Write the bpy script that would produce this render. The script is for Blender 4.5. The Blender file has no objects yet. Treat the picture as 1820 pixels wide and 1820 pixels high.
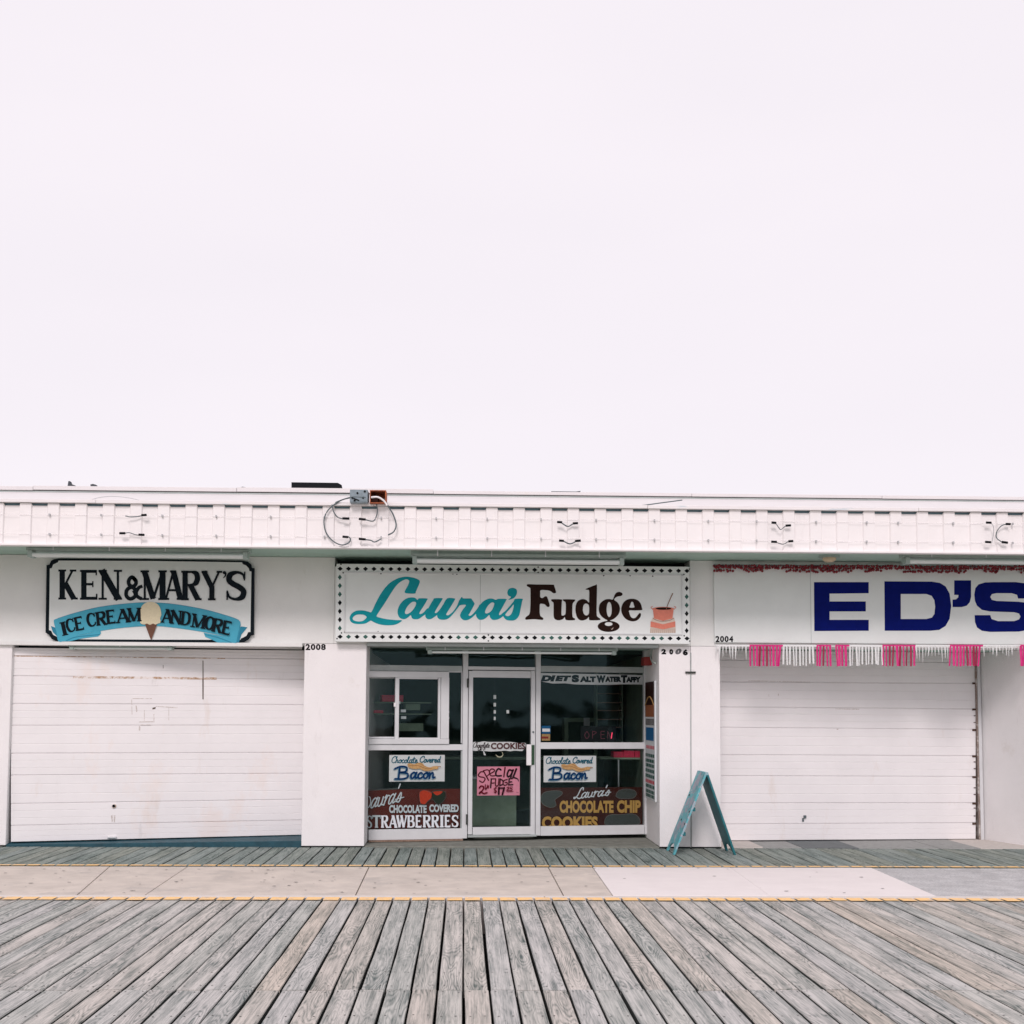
import bpy, math, random
from mathutils import Vector
random.seed(7)
S = bpy.context.scene
COL = S.collection
# ------------------------------------------------------------------ camera
F = 2200.0; IMG = 1820.0; EYE = 1.55
YAW = math.radians(1.52); TILT = math.radians(4.2); ROLL = math.radians(0.31)
fw = Vector((math.sin(YAW)*math.cos(TILT), math.cos(YAW)*math.cos(TILT), math.sin(TILT)))
r0 = Vector((math.cos(YAW), -math.sin(YAW), 0)); u0 = r0.cross(fw)
rt = r0*math.cos(ROLL) + u0*math.sin(ROLL); up = u0*math.cos(ROLL) - r0*math.sin(ROLL)
CX = 824 - F*rt.y/fw.y; CY = 1267 + F*up.y/fw.y
cd = bpy.data.cameras.new('camera'); cam = bpy.data.objects.new('camera', cd); COL.objects.link(cam)
from mathutils import Matrix
cam.matrix_world = Matrix(((rt.x, up.x, -fw.x, 0), (rt.y, up.y, -fw.y, 0), (rt.z, up.z, -fw.z, EYE), (0, 0, 0, 1)))
cd.sensor_width = 36; cd.lens = F*36/IMG; cd.clip_end = 3000; cd.clip_start = .1
cd.shift_x = (IMG/2-CX)/IMG; cd.shift_y = (CY-IMG/2)/IMG
S.camera = cam
# ------------------------------------------------------------------ world: overcast sky
w = bpy.data.worlds.new("World"); S.world = w; w.use_nodes = True
nt = w.node_tree; nt.nodes.clear()
SUN_EL, SUN_AZ = 37, 10      # sun stands high behind the camera, hidden by thin cloud
sky = nt.nodes.new('ShaderNodeTexSky'); sky.sky_type = 'NISHITA'; sky.sun_disc = False
sky.sun_elevation = math.radians(SUN_EL); sky.sun_rotation = math.radians(180+SUN_AZ)
tc = nt.nodes.new('ShaderNodeTexCoord'); mp = nt.nodes.new('ShaderNodeMapping')
mp.inputs['Scale'].default_value = (1.2, 1.2, 4)
no = nt.nodes.new('ShaderNodeTexNoise'); no.inputs['Scale'].default_value = 1.6; no.inputs['Detail'].default_value = 3
cr = nt.nodes.new('ShaderNodeValToRGB')
cr.color_ramp.elements[0].position = .3; cr.color_ramp.elements[0].color = (8.95, 8.42, 8.95, 1)
cr.color_ramp.elements[1].position = .7; cr.color_ramp.elements[1].color = (9.3, 8.72, 9.22, 1)
mx = nt.nodes.new('ShaderNodeMixRGB'); mx.inputs[0].default_value = .965
bg = nt.nodes.new('ShaderNodeBackground'); bg.inputs[1].default_value = .1
wo = nt.nodes.new('ShaderNodeOutputWorld')
L = nt.links.new
L(tc.outputs['Generated'], mp.inputs[0]); L(mp.outputs[0], no.inputs['Vector']); L(no.outputs[0], cr.inputs[0])
L(sky.outputs[0], mx.inputs[1]); L(cr.outputs[0], mx.inputs[2]); L(mx.outputs[0], bg.inputs[0]); L(bg.outputs[0], wo.inputs[0])
sd = bpy.data.lights.new('sun', 'SUN'); sd.energy = 1.5; sd.angle = math.radians(15); sd.color = (1, .885, .885)
so = bpy.data.objects.new('sun', sd); COL.objects.link(so)
el = math.radians(SUN_EL); az = math.radians(SUN_AZ)
so.rotation_euler = Vector((math.sin(az)*math.cos(el), math.cos(az)*math.cos(el), -math.sin(el))).to_track_quat('-Z', 'Y').to_euler()
S.view_settings.view_transform = 'Standard'; S.view_settings.look = 'None'
S.view_settings.exposure = .07; S.view_settings.gamma = 1; S.view_settings.use_curve_mapping = False
S.render.engine = 'CYCLES'; S.cycles.max_bounces = 10; S.cycles.transparent_max_bounces = 16
S.cycles.caustics_reflective = False; S.cycles.caustics_refractive = False

# ------------------------------------------------------------------ helpers
def ray(px, py):
    return (fw*F + rt*(px-CX) - up*(py-CY))
def G(px, py, z=0.0):
    d = ray(px, py); t = (z-EYE)/d.z
    return (d.x*t, d.y*t)
class PL:
    """a vertical plane through two ground points; u runs along it, n points to the viewer"""
    def __init__(s, x0, y0, x1, y1):
        s.p = Vector((x0, y0, 0)); s.d = Vector((x1-x0, y1-y0, 0)).normalized()
        s.n = Vector((s.d.y, -s.d.x, 0))
        if s.n.dot(s.p) > 0: s.n = -s.n
    def hit(s, px, py, off=0):
        d = ray(px, py); o = Vector((0, 0, EYE)); q = s.p + s.n*off
        t = (q-o).dot(s.n)/d.dot(s.n); h = o+d*t
        return ((h-s.p).dot(s.d), h.z)
    def pt(s, u, z, off=0):
        q = s.p + s.d*u + s.n*off
        return Vector((q.x, q.y, z))
    def P(s, px, py, off=0):
        u, z = s.hit(px, py, off); return s.pt(u, z, off)
    def rect(s, x0, y0, x1, y1, off=0):
        xm, ym = (x0+x1)/2, (y0+y1)/2
        return (s.hit(x0, ym, off)[0], s.hit(xm, y1, off)[1], s.hit(x1, ym, off)[0], s.hit(xm, y0, off)[1])
def front(Y): return PL(0, Y, 1, Y)

class MB:
    def __init__(s): s.v = []; s.f = []; s.m = []; s.sm = []
    def add(s, vs, fs, mi=0, smooth=False):
        b = len(s.v); s.v += [Vector(v) for v in vs]
        for f in fs: s.f.append([b+i for i in f]); s.m.append(mi); s.sm.append(smooth)
        return s
    def hexa(s, c, mi=0):   # 8 corners: bottom ring then top ring (ccw seen from the top)
        return s.add(c, [(3, 2, 1, 0), (4, 5, 6, 7), (0, 1, 5, 4), (1, 2, 6, 5), (2, 3, 7, 6), (3, 0, 4, 7)], mi)
    def box(s, x0, y0, z0, x1, y1, z1, mi=0):
        return s.hexa([(x0, y0, z0), (x1, y0, z0), (x1, y1, z0), (x0, y1, z0), (x0, y0, z1), (x1, y0, z1), (x1, y1, z1), (x0, y1, z1)], mi)
    def pb(s, pl, r, o0, o1, mi=0):   # box on a plane, r=(u0,z0,u1,z1), from offset o0 (back) to o1 (front)
        u0_, z0, u1, z1 = r
        c = [pl.pt(u0_, z0, o1), pl.pt(u1, z0, o1), pl.pt(u1, z0, o0), pl.pt(u0_, z0, o0),
             pl.pt(u0_, z1, o1), pl.pt(u1, z1, o1), pl.pt(u1, z1, o0), pl.pt(u0_, z1, o0)]
        return s.hexa(c, mi)
    def px(s, pl, x0, y0, x1, y1, o0, o1, mi=0):
        return s.pb(pl, pl.rect(x0, y0, x1, y1), o0, o1, mi)
    def tube(s, pts, r, n=8, mi=0, caps=True):
        pts = [Vector(p) for p in pts]; vs = []; fs = []; m = len(pts)
        for i, p in enumerate(pts):
            t = (pts[min(i+1, m-1)] - pts[max(i-1, 0)]).normalized()
            a = Vector((0, 0, 1)) if abs(t.z) < .9 else Vector((1, 0, 0))
            x = t.cross(a).normalized(); y = t.cross(x)
            rr = r[i] if isinstance(r, (list, tuple)) else r
            for k in range(n):
                an = 2*math.pi*k/n; vs.append(p + (x*math.cos(an)+y*math.sin(an))*rr)
        for i in range(m-1):
            for k in range(n):
                fs.append((i*n+k, i*n+(k+1) % n, (i+1)*n+(k+1) % n, (i+1)*n+k))
        s.add(vs, fs, mi, True)
        if caps: s.add(vs[:n], [list(range(n))], mi); s.add(vs[-n:], [list(range(n))[::-1]], mi)
        return s
    def prism(s, pl, pts, o0, o1, mi=0):   # px polygon extruded
        fr = [pl.P(*p) + pl.n*o1 for p in pts]; bk = [pl.P(*p) + pl.n*o0 for p in pts]; n = len(pts)
        return s.add(fr+bk, [list(range(n)), list(range(2*n-1, n-1, -1))] + [(i, (i+1) % n, n+(i+1) % n, n+i) for i in range(n)], mi)
    def build(s, name, mat, parent=None, bevel=0, origin=None, kind=None):
        me = bpy.data.meshes.new(name)
        lo = Vector([min(v[i] for v in s.v) for i in range(3)]); hi = Vector([max(v[i] for v in s.v) for i in range(3)])
        c = Vector(origin) if origin is not None else Vector(((lo.x+hi.x)/2, (lo.y+hi.y)/2, lo.z))
        me.from_pydata([v-c for v in s.v], [], s.f)
        for i, p in enumerate(me.polygons): p.material_index = s.m[i]; p.use_smooth = s.sm[i]
        for m_ in (mat if isinstance(mat, (list, tuple)) else [mat]): me.materials.append(m_)
        me.update()
        o = bpy.data.objects.new(name, me); COL.objects.link(o)
        place(o, c, parent)
        if bevel:
            b = o.modifiers.new('bevel', 'BEVEL'); b.width = bevel; b.segments = 2; b.limit_method = 'ANGLE'; b.harden_normals = False
        if kind: o['kind'] = kind
        return o
WL = {}
def place(o, c, parent):
    WL[o.name] = Vector(c)
    if parent is not None:
        o.parent = parent; o.location = Vector(c) - WL[parent.name]
    else: o.location = c
def tag(o, label, cat, group=None):
    o['label'] = label; o['category'] = cat
    if group: o['group'] = group
    return o
def thing(name, loc, label, cat, group=None):
    o = bpy.data.objects.new(name, None); COL.objects.link(o); o.empty_display_size = .2
    place(o, Vector(loc), None); return tag(o, label, cat, group)
def structure(o): o['kind'] = 'structure'; return o

# ------------------------------------------------------------------ materials
def mat(name, col, rough=.6, noise=0, nscale=8, bump=0, bscale=60, metal=0, col2=None, stains=None, spec=.4, stretch=(1, 1, 1), detail=4):
    m = bpy.data.materials.new(name); m.use_nodes = True; t = m.node_tree; b = t.nodes['Principled BSDF']
    b.inputs['Base Color'].default_value = (*col, 1); b.inputs['Roughness'].default_value = rough
    b.inputs['Metallic'].default_value = metal; b.inputs['Specular IOR Level'].default_value = spec
    g = t.nodes.new('ShaderNodeNewGeometry'); mpn = t.nodes.new('ShaderNodeMapping'); mpn.inputs['Scale'].default_value = stretch
    t.links.new(g.outputs['Position'], mpn.inputs[0]); last = None
    if noise or col2:
        n = t.nodes.new('ShaderNodeTexNoise'); n.inputs['Scale'].default_value = nscale; n.inputs['Detail'].default_value = detail
        n.inputs['Roughness'].default_value = .65
        t.links.new(mpn.outputs[0], n.inputs['Vector'])
        r = t.nodes.new('ShaderNodeValToRGB'); r.color_ramp.elements[0].position = .32; r.color_ramp.elements[1].position = .68
        c2 = col2 or tuple(c*(1-noise) for c in col)
        r.color_ramp.elements[0].color = (*c2, 1); r.color_ramp.elements[1].color = (*col, 1)
        t.links.new(n.outputs[0], r.inputs[0]); last = r.outputs[0]
    if stains:
        for (sc, thr, scol, amt, st) in stains:
            mp2 = t.nodes.new('ShaderNodeMapping'); mp2.inputs['Scale'].default_value = st
            t.links.new(g.outputs['Position'], mp2.inputs[0])
            n = t.nodes.new('ShaderNodeTexNoise'); n.inputs['Scale'].default_value = sc; n.inputs['Detail'].default_value = 6; n.inputs['Roughness'].default_value = .7
            t.links.new(mp2.outputs[0], n.inputs['Vector'])
            mr = t.nodes.new('ShaderNodeMapRange'); mr.inputs[1].default_value = thr; mr.inputs[2].default_value = thr+.1; mr.inputs[4].default_value = amt
            t.links.new(n.outputs[0], mr.inputs[0])
            x = t.nodes.new('ShaderNodeMixRGB'); x.inputs[2].default_value = (*scol, 1); x.inputs[1].default_value = (*col, 1)
            t.links.new(mr.outputs[0], x.inputs[0])
            if last: t.links.new(last, x.inputs[1])
            last = x.outputs[0]
    if last: t.links.new(last, b.inputs['Base Color'])
    if bump:
        n = t.nodes.new('ShaderNodeTexNoise'); n.inputs['Scale'].default_value = bscale; n.inputs['Detail'].default_value = 5
        t.links.new(mpn.outputs[0], n.inputs['Vector'])
        bp = t.nodes.new('ShaderNodeBump'); bp.inputs['Strength'].default_value = bump; bp.inputs['Distance'].default_value = .01
        t.links.new(n.outputs[0], bp.inputs['Height']); t.links.new(bp.outputs[0], b.inputs['Normal'])
    return m
DIRT = (.42, .40, .36); RUST = (.35, .16, .07)
M = {}
M['stucco'] = mat('white_stucco', (.87, .855, .855), .85, .05, 2, .35, 90, stains=[(5, .60, (.68, .66, .65), .4, (1, 1, .25)), (2.5, .62, (.70, .66, .62), .35, (1, 1, 1)), (40, .7, (.5, .48, .46), .35, (1, 1, 1))])
M['band'] = mat('painted_wall', (.80, .81, .795), .7, .05, 2.5, .2, 60, stains=[(4, .64, (.62, .63, .58), .4, (1, 1, .3))])
M['soffit'] = mat('soffit_paint', (.43, .60, .52), .8, .12, 4, .15, 40)
M['metal'] = mat('fascia_metal', (.88, .86, .855), .45, .04, 3, .05, 20, stains=[(3, .63, (.66, .62, .62), .35, (1.4, 1, .25)), (18, .72, (.4, .36, .34), .4, (1, 1, .3))])
M['cap'] = mat('cap_metal', (.84, .82, .82), .45, .05, 3, 0, stains=[(2.2, .60, (.45, .58, .64), .6, (1, 1, 6)), (5, .68, (.62, .53, .40), .5, (1, 1, 2))])
M['coping'] = mat('coping_metal', (.72, .70, .70), .5, .05, 2, stains=[(3, .62, (.66, .62, .52), .5, (1, 1, 2))])
M['door'] = mat('shutter_paint', (.87, .855, .86), .5, .05, 2, .08, 25, stains=[(2.2, .62, (.70, .60, .52), .35, (1, 1, .3)), (14, .71, (.5, .44, .38), .45, (.7, 1, 2.2))])
M['door_l'] = mat('left_shutter_paint', (.87, .855, .86), .5, .05, 2, .08, 25, stains=[(1.3, .54, (.84, .76, .72), .6, (1, 1, .6)), (2.2, .62, (.70, .60, .52), .35, (1, 1, .3)), (5, .66, (.66, .64, .63), .5, (1, 1, .35)), (14, .71, (.5, .44, .38), .45, (.7, 1, 2.2))])
M['rust'] = mat('rust_line', (.50, .33, .21), .9, .2, 20, stains=[(7, .47, (.84, .80, .78), .95, (1, 1, 1)), (50, .55, (.84, .80, .78), .8, (1, 1, 1))])
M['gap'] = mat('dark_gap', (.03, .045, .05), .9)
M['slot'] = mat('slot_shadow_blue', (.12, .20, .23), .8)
M['teal_step'] = mat('teal_step_paint', (.018, .085, .115), .6, .4, 9, .2, 50, stains=[(12, .66, (.2, .25, .24), .5, (1, 1, 1))])
M['alu'] = mat('window_frame_paint', (.68, .70, .71), .4, .08, 5, stains=[(9, .68, (.45, .46, .44), .5, (1, 1, .5))])
M['alu_old'] = mat('old_rail_paint', (.42, .47, .46), .5, .15, 6)
M['conc_old'] = mat('old_concrete', (.26, .27, .235), .9, .35, 9, .5, 45, stains=[(14, .62, (.08, .09, .08), .7, (1, 1, 1)), (60, .66, (.45, .45, .40), .5, (1, 1, 1))])
M['conc'] = mat('beige_concrete', (.66, .595, .53), .9, .2, 3, .25, 70, stains=[(1.6, .55, (.46, .425, .39), .7, (1, 1, 1)), (3, .6, (.66, .58, .48), .5, (1, 1, 1)), (30, .68, (.30, .27, .24), .5, (1, 1, 1)), (90, .66, (.36, .33, .3), .4, (1, 1, 1))])
M['kerb'] = mat('pale_kerb', (.70, .655, .62), .9, .1, 5, .2, 60, stains=[(5, .55, (.56, .51, .47), .7, (1, 1, 1))])
M['conc_white'] = mat('new_concrete', (.80, .75, .735), .9, .06, 3, .12, 70, stains=[(2, .62, (.66, .61, .58), .5, (1, 1, 1))])
M['aggregate'] = mat('grey_aggregate', (.60, .60, .60), .95, .35, 4, .7, 80, detail=6, stains=[(42, .52, (.30, .31, .33), .8, (1, 1, 1)), (65, .56, (.78, .76, .74), .8, (1, 1, 1)), (1.5, .55, (.45, .44, .43), .4, (1, 1, 1))])
M['patch_dark'] = mat('dark_patch', (.17, .19, .195), .9, .25, 14, .3, 60)
M['patch_grey'] = mat('grey_patch', (.36, .37, .36), .9, .25, 14, .3, 60)
M['patch_light'] = mat('light_patch', (.60, .56, .52), .9, .15, 14, .2, 60)
M['yellow'] = mat('worn_yellow_paint', (.93, .60, .26), .8, 0, 8, .2, 60, stains=[(11, .52, (.50, .44, .38), .8, (1, 1, 1)), (50, .62, (.5, .44, .38), .8, (1, 1, 1))])
M['joist'] = mat('dark_joist', (.018, .024, .022), .95, .3, 10)
M['plank_edge'] = mat('gap_shade_plank_edge', (.045, .055, .05), .9, .3, 20)  # plank sides coloured dark so the gaps between boards read as shade
M['sand'] = mat('beach_sand', (.50, .43, .34), 1, .15, 2, .3, 20)
M['sea'] = mat('sea_water', (.03, .06, .07), .25, .2, .1)
M['black'] = mat('black_plastic', (.012, .014, .016), .5, spec=.04)
M['bird'] = mat('dark_scrap', (.06, .07, .08), .8)
M['cable'] = mat('grey_cable', (.10, .13, .14), .6)
M['box_grey'] = mat('box_grey', (.26, .33, .37), .5, .25, 20, .2, 40)
M['box_rust'] = mat('box_rust', (.50, .14, .05), .8, 0, 18, .3, 50, col2=(.16, .05, .03), stains=[(25, .62, (.75, .45, .25), .7, (1, 1, 1))])
M['rope'] = mat('clear_rope_light', (.85, .82, .82), .25, spec=.6)
M['clip'] = mat('clip_grey', (.46, .47, .48), .5)
M['steel'] = mat('fixture_white', (.36, .45, .41), .4, .1, 12, stains=[(20, .66, (.38, .40, .36), .6, (1, 1, 1))])
M['tube'] = mat('lamp_tube', (.72, .78, .76), .2, spec=.6)
M['lampcap'] = mat('lamp_amber', (.62, .50, .33), .5)
M['sign_white'] = mat('sign_white', (.76, .80, .79), .5, .05, 4, stains=[(9, .69, (.58, .60, .55), .5, (1, 1, .4))])
M['ink'] = mat('sign_black', (.010, .016, .022), .5, .3, 30, spec=.04)
M['ribbon'] = mat('ribbon_blue', (.085, .42, .57), .5, .12, 14, spec=.04)
M['ribbon_dark'] = mat('ribbon_fold_blue', (.04, .24, .36), .5, spec=.04)
M['cream'] = mat('ice_cream', (.80, .72, .50), .6, .1, 50, stains=[(120, .68, (.5, .45, .25), .6, (1, 1, 1))])
M['cone'] = mat('cone_brown', (.16, .065, .035), .6, .2, 60)
M['turq'] = mat('sign_turquoise', (.012, .33, .385), .45, .12, 14, spec=.04)
M['choc'] = mat('sign_chocolate', (.026, .012, .009), .4, .3, 30, spec=.04)
M['navy'] = mat('sign_navy', (.003, .009, .145), .45, .2, 10, spec=.04)
M['diamond'] = mat('diamond_black', (.008, .010, .012), .4, spec=.04)
M['diamond_g'] = mat('diamond_green', (.05, .13, .11), .4, spec=.04)
M['terra'] = mat('kettle_salmon', (.72, .22, .15), .5, .15, 30)
M['barrel'] = mat('barrel_beige', (.62, .52, .44), .6)
M['barrel_line'] = mat('barrel_brown', (.30, .20, .16), .6)
M['pink'] = mat('pink_plastic', (.78, .03, .25), .4, .25, 30)
M['crimson'] = mat('crimson_plastic', (.42, .012, .085), .4, .2, 30)
M['wfringe'] = mat('white_plastic_strip', (.80, .82, .82), .35)
M['bead'] = mat('red_bead', (.30, .025, .04), .35, .5, 60)
M['digit'] = mat('digit_black', (.012, .012, .014), .5, spec=.04)
M['digit_w'] = mat('digit_worn', (.13, .13, .14), .7)
M['paper'] = mat('white_card', (.90, .88, .89), .5)
M['pinkpaper'] = mat('pink_card', (1.0, .34, .47), .7, .1, 20)
M['marker'] = mat('marker_dark_red', (.12, .005, .015), .5, spec=.04)
M['markerb'] = mat('marker_black', (.03, .005, .01), .5, spec=.04)
M['script_teal'] = mat('script_teal', (.01, .13, .20), .5, spec=.04)
M['script_blue'] = mat('script_blue', (.004, .035, .11), .5, spec=.04)
M['shadow_ink'] = mat('ink_pale_blue', (.22, .38, .50), .5)
M['bacon'] = mat('bacon_tan', (.60, .36, .14), .5, .4, 60)
M['bacon2'] = mat('bacon_brown', (.30, .13, .04), .5)
M['redboard'] = mat('dark_red_board', (.13, .020, .014), .5, .2, 10, spec=.04)
M['brownboard'] = mat('brown_board', (.060, .016, .012), .5, .2, 10, spec=.04)
M['wtext'] = mat('white_lettering', (.70, .74, .78), .5, spec=.04)
M['gold'] = mat('gold_lettering', (.62, .36, .10), .5, .12, 30, spec=.04)
M['straw'] = mat('strawberry_red', (.42, .05, .025), .4, .3, 60, spec=.04)
M['darkchoc'] = mat('dip_dark', (.02, .03, .022), .3, spec=.04)
M['cookie_grey'] = mat('cookie_grey', (.055, .065, .06), .6, .3, 80)
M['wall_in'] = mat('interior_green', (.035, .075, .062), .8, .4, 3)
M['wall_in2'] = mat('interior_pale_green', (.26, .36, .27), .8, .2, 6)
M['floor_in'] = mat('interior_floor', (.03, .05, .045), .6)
M['neon_off'] = mat('neon_dim', (.14, .03, .05), .4)
M['boxpink'] = mat('candy_box_pink', (.75, .03, .10), .4, .2, 30)
M['chrome'] = mat('chrome_leg', (.35, .38, .38), .3, metal=1)
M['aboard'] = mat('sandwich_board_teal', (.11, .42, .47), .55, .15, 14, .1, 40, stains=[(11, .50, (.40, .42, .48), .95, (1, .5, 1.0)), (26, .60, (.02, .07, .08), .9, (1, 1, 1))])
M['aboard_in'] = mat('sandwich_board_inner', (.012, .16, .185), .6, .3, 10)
M['alarm'] = mat('alarm_red', (.25, .02, .015), .5)
M['tape'] = mat('old_tape_mark', (.58, .53, .50), .8, 0, 30, stains=[(45, .5, (.84, .82, .82), .9, (1, 1, 1))])
M['scuff'] = mat('dark_scuff', (.10, .075, .06), .8)
M['hinge'] = mat('hinge_dark', (.03, .035, .03), .6)
M['greenbox'] = mat('lock_green', (.025, .07, .035), .5)
M['nail'] = mat('nail_head', (.05, .045, .04), .6)
M['menu_white'] = mat('menu_white', (.62, .66, .68), .5)
M['menu_brown'] = mat('menu_brown', (.03, .012, .010), .5, spec=.04)
M['menu_pizza'] = mat('menu_photo', (.42, .14, .06), .5, .6, 70)
M['menu_blue'] = mat('menu_blue', (.02, .12, .28), .5, spec=.04)
M['menu_green'] = mat('menu_green', (.02, .09, .07), .5, spec=.04)
M['menu_red'] = mat('menu_red', (.55, .05, .08), .5)
M['tag_white'] = mat('tag_white', (.85, .85, .85), .5)

def lamp_mat(name, col, st):
    m = bpy.data.materials.new(name); m.use_nodes = True; b = m.node_tree.nodes['Principled BSDF']
    b.inputs['Base Color'].default_value = (*col, 1); b.inputs['Emission Color'].default_value = (*col, 1); b.inputs['Emission Strength'].default_value = st
    return m
M['neon_on'] = lamp_mat('neon_pink_lit', (.9, .05, .12), .9)

def glass():
    m = bpy.data.materials.new('shop_glass'); m.use_nodes = True; t = m.node_tree; t.nodes.clear()
    tr = t.nodes.new('ShaderNodeBsdfTransparent'); tr.inputs[0].default_value = (.93, .97, .96, 1)
    gl = t.nodes.new('ShaderNodeBsdfGlossy'); gl.inputs['Roughness'].default_value = .04; gl.inputs[0].default_value = (.55, .92, .95, 1)
    fr = t.nodes.new('ShaderNodeFresnel'); fr.inputs[0].default_value = 1.37
    g = t.nodes.new('ShaderNodeNewGeometry'); n = t.nodes.new('ShaderNodeTexNoise'); n.inputs['Scale'].default_value = 1.4; n.inputs['Detail'].default_value = 2
    bp = t.nodes.new('ShaderNodeBump'); bp.inputs['Strength'].default_value = .10; bp.inputs['Distance'].default_value = .1
    mxs = t.nodes.new('ShaderNodeMixShader'); o = t.nodes.new('ShaderNodeOutputMaterial')
    t.links.new(g.outputs['Position'], n.inputs['Vector']); t.links.new(n.outputs[0], bp.inputs['Height'])
    t.links.new(bp.outputs[0], gl.inputs['Normal'])
    t.links.new(fr.outputs[0], mxs.inputs[0]); t.links.new(tr.outputs[0], mxs.inputs[1]); t.links.new(gl.outputs[0], mxs.inputs[2]); t.links.new(mxs.outputs[0], o.inputs[0])
    return m
M['glass'] = glass()
def clear_plastic():
    m = bpy.data.materials.new('clear_rope_light'); m.use_nodes = True; t = m.node_tree; b = t.nodes['Principled BSDF']; o = t.nodes['Material Output']
    b.inputs['Base Color'].default_value = (.9, .88, .88, 1); b.inputs['Roughness'].default_value = .2
    tr = t.nodes.new('ShaderNodeBsdfTransparent'); x = t.nodes.new('ShaderNodeMixShader'); x.inputs[0].default_value = .25
    t.links.new(tr.outputs[0], x.inputs[1]); t.links.new(b.outputs[0], x.inputs[2]); t.links.new(x.outputs[0], o.inputs[0]); return m
M['rope_clear'] = clear_plastic()

def wood(name, dark, light, browns, tone=1.0):
    m = bpy.data.materials.new(name); m.use_nodes = True; t = m.node_tree; b = t.nodes['Principled BSDF']
    N = t.nodes.new; K = t.links.new
    b.inputs['Roughness'].default_value = .85; b.inputs['Specular IOR Level'].default_value = .25
    tcn = N('ShaderNodeTexCoord'); oi = N('ShaderNodeObjectInfo')
    mul = N('ShaderNodeVectorMath'); mul.operation = 'SCALE'; cv = N('ShaderNodeCombineXYZ')
    K(oi.outputs['Random'], cv.inputs[0]); K(oi.outputs['Random'], cv.inputs[1]); K(oi.outputs['Random'], cv.inputs[2])
    K(cv.outputs[0], mul.inputs[0]); mul.inputs['Scale'].default_value = 137.0
    ad = N('ShaderNodeVectorMath'); K(tcn.outputs['Object'], ad.inputs[0]); K(mul.outputs[0], ad.inputs[1])
    def noise(scale, st, det=3, ro=.55):
        mm = N('ShaderNodeMapping'); mm.inputs['Scale'].default_value = st; K(ad.outputs[0], mm.inputs[0])
        n = N('ShaderNodeTexNoise'); n.inputs['Scale'].default_value = scale; n.inputs['Detail'].default_value = det; n.inputs['Roughness'].default_value = ro
        K(mm.outputs[0], n.inputs['Vector']); return n.outputs[0]
    def math_(op, a, c=None, d=None):
        x = N('ShaderNodeMath'); x.operation = op
        for i, q in enumerate((a, c, d)):
            if q is None: continue
            if isinstance(q, (int, float)): x.inputs[i].default_value = q
            else: K(q, x.inputs[i])
        return x.outputs[0]
    base = noise(1, (10, 1.15, 10), 1.5, .4)
    ring = math_('SINE', math_('MULTIPLY', base, 110))
    ring = math_('POWER', math_('MULTIPLY_ADD', ring, .5, .5), 1.6)
    mask = noise(1, (2.5, .9, 2.5), 1)
    mk = N('ShaderNodeMapRange'); mk.inputs[1].default_value = .40; mk.inputs[2].default_value = .60; mk.inputs[3].default_value = .12; mk.inputs[4].default_value = .95; K(mask, mk.inputs[0])
    ring = math_('MULTIPLY', ring, mk.outputs[0])
    streak = noise(1, (95, 2.2, 95), 5, .75)
    blot = noise(1, (16, 1.4, 16), 4, .62)
    fac = math_('ADD', math_('MULTIPLY', ring, .40), math_('ADD', math_('MULTIPLY_ADD', streak, 2.0, -.98), math_('MULTIPLY_ADD', blot, 1.5, -.72)))
    fac = math_('MULTIPLY_ADD', fac, .88, .22)
    r = N('ShaderNodeValToRGB'); r.color_ramp.elements[0].color = (*light, 1); r.color_ramp.elements[1].color = (*dark, 1)
    r.color_ramp.elements[0].position = .05; r.color_ramp.elements[1].position = .95
    K(fac, r.inputs[0])
    # per-plank tint
    pr = N('ShaderNodeValToRGB'); els = pr.color_ramp.elements; els[0].position = 0; els[0].color = (.90, .93, .92, 1); els[1].position = 1; els[1].color = (1.08, 1.06, 1.06, 1)
    for pos, c in ((.22, (1.0, 1.0, 1.02)), (.4, browns), (.47, (.96, .98, 1.0)), (.62, (1.05, 1.02, 1.0)), (.74, (.93, .95, .94)), (.86, (1.05, .99, .94))):
        e = els.new(pos); e.color = (*c, 1)
    pr.color_ramp.interpolation = 'LINEAR'; K(oi.outputs['Random'], pr.inputs[0])
    mm2 = N('ShaderNodeMixRGB'); mm2.blend_type = 'MULTIPLY'; mm2.inputs[0].default_value = 1; K(r.outputs[0], mm2.inputs[1]); K(pr.outputs[0], mm2.inputs[2])
    # knots and dark spots
    sp = noise(1, (26, 9, 26), 3, .6); mr = N('ShaderNodeMapRange'); mr.inputs[1].default_value = .66; mr.inputs[2].default_value = .74; mr.inputs[4].default_value = .55; K(sp, mr.inputs[0])
    mm3 = N('ShaderNodeMixRGB'); K(mr.outputs[0], mm3.inputs[0]); K(mm2.outputs[0], mm3.inputs[1]); mm3.inputs[2].default_value = (*[c*.7 for c in dark], 1)
    K(mm3.outputs[0], b.inputs['Base Color'])
    bp = N('ShaderNodeBump'); bp.inputs['Strength'].default_value = .5; bp.inputs['Distance'].default_value = .004; bp.invert = True
    K(fac, bp.inputs['Height']); K(bp.outputs[0], b.inputs['Normal'])
    return m
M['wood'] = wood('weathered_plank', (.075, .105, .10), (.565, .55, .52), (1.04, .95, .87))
M['wood_b'] = wood('weathered_plank_shaded', (.04, .07, .062), (.31, .355, .33), (1.03, .98, .92))

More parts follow.
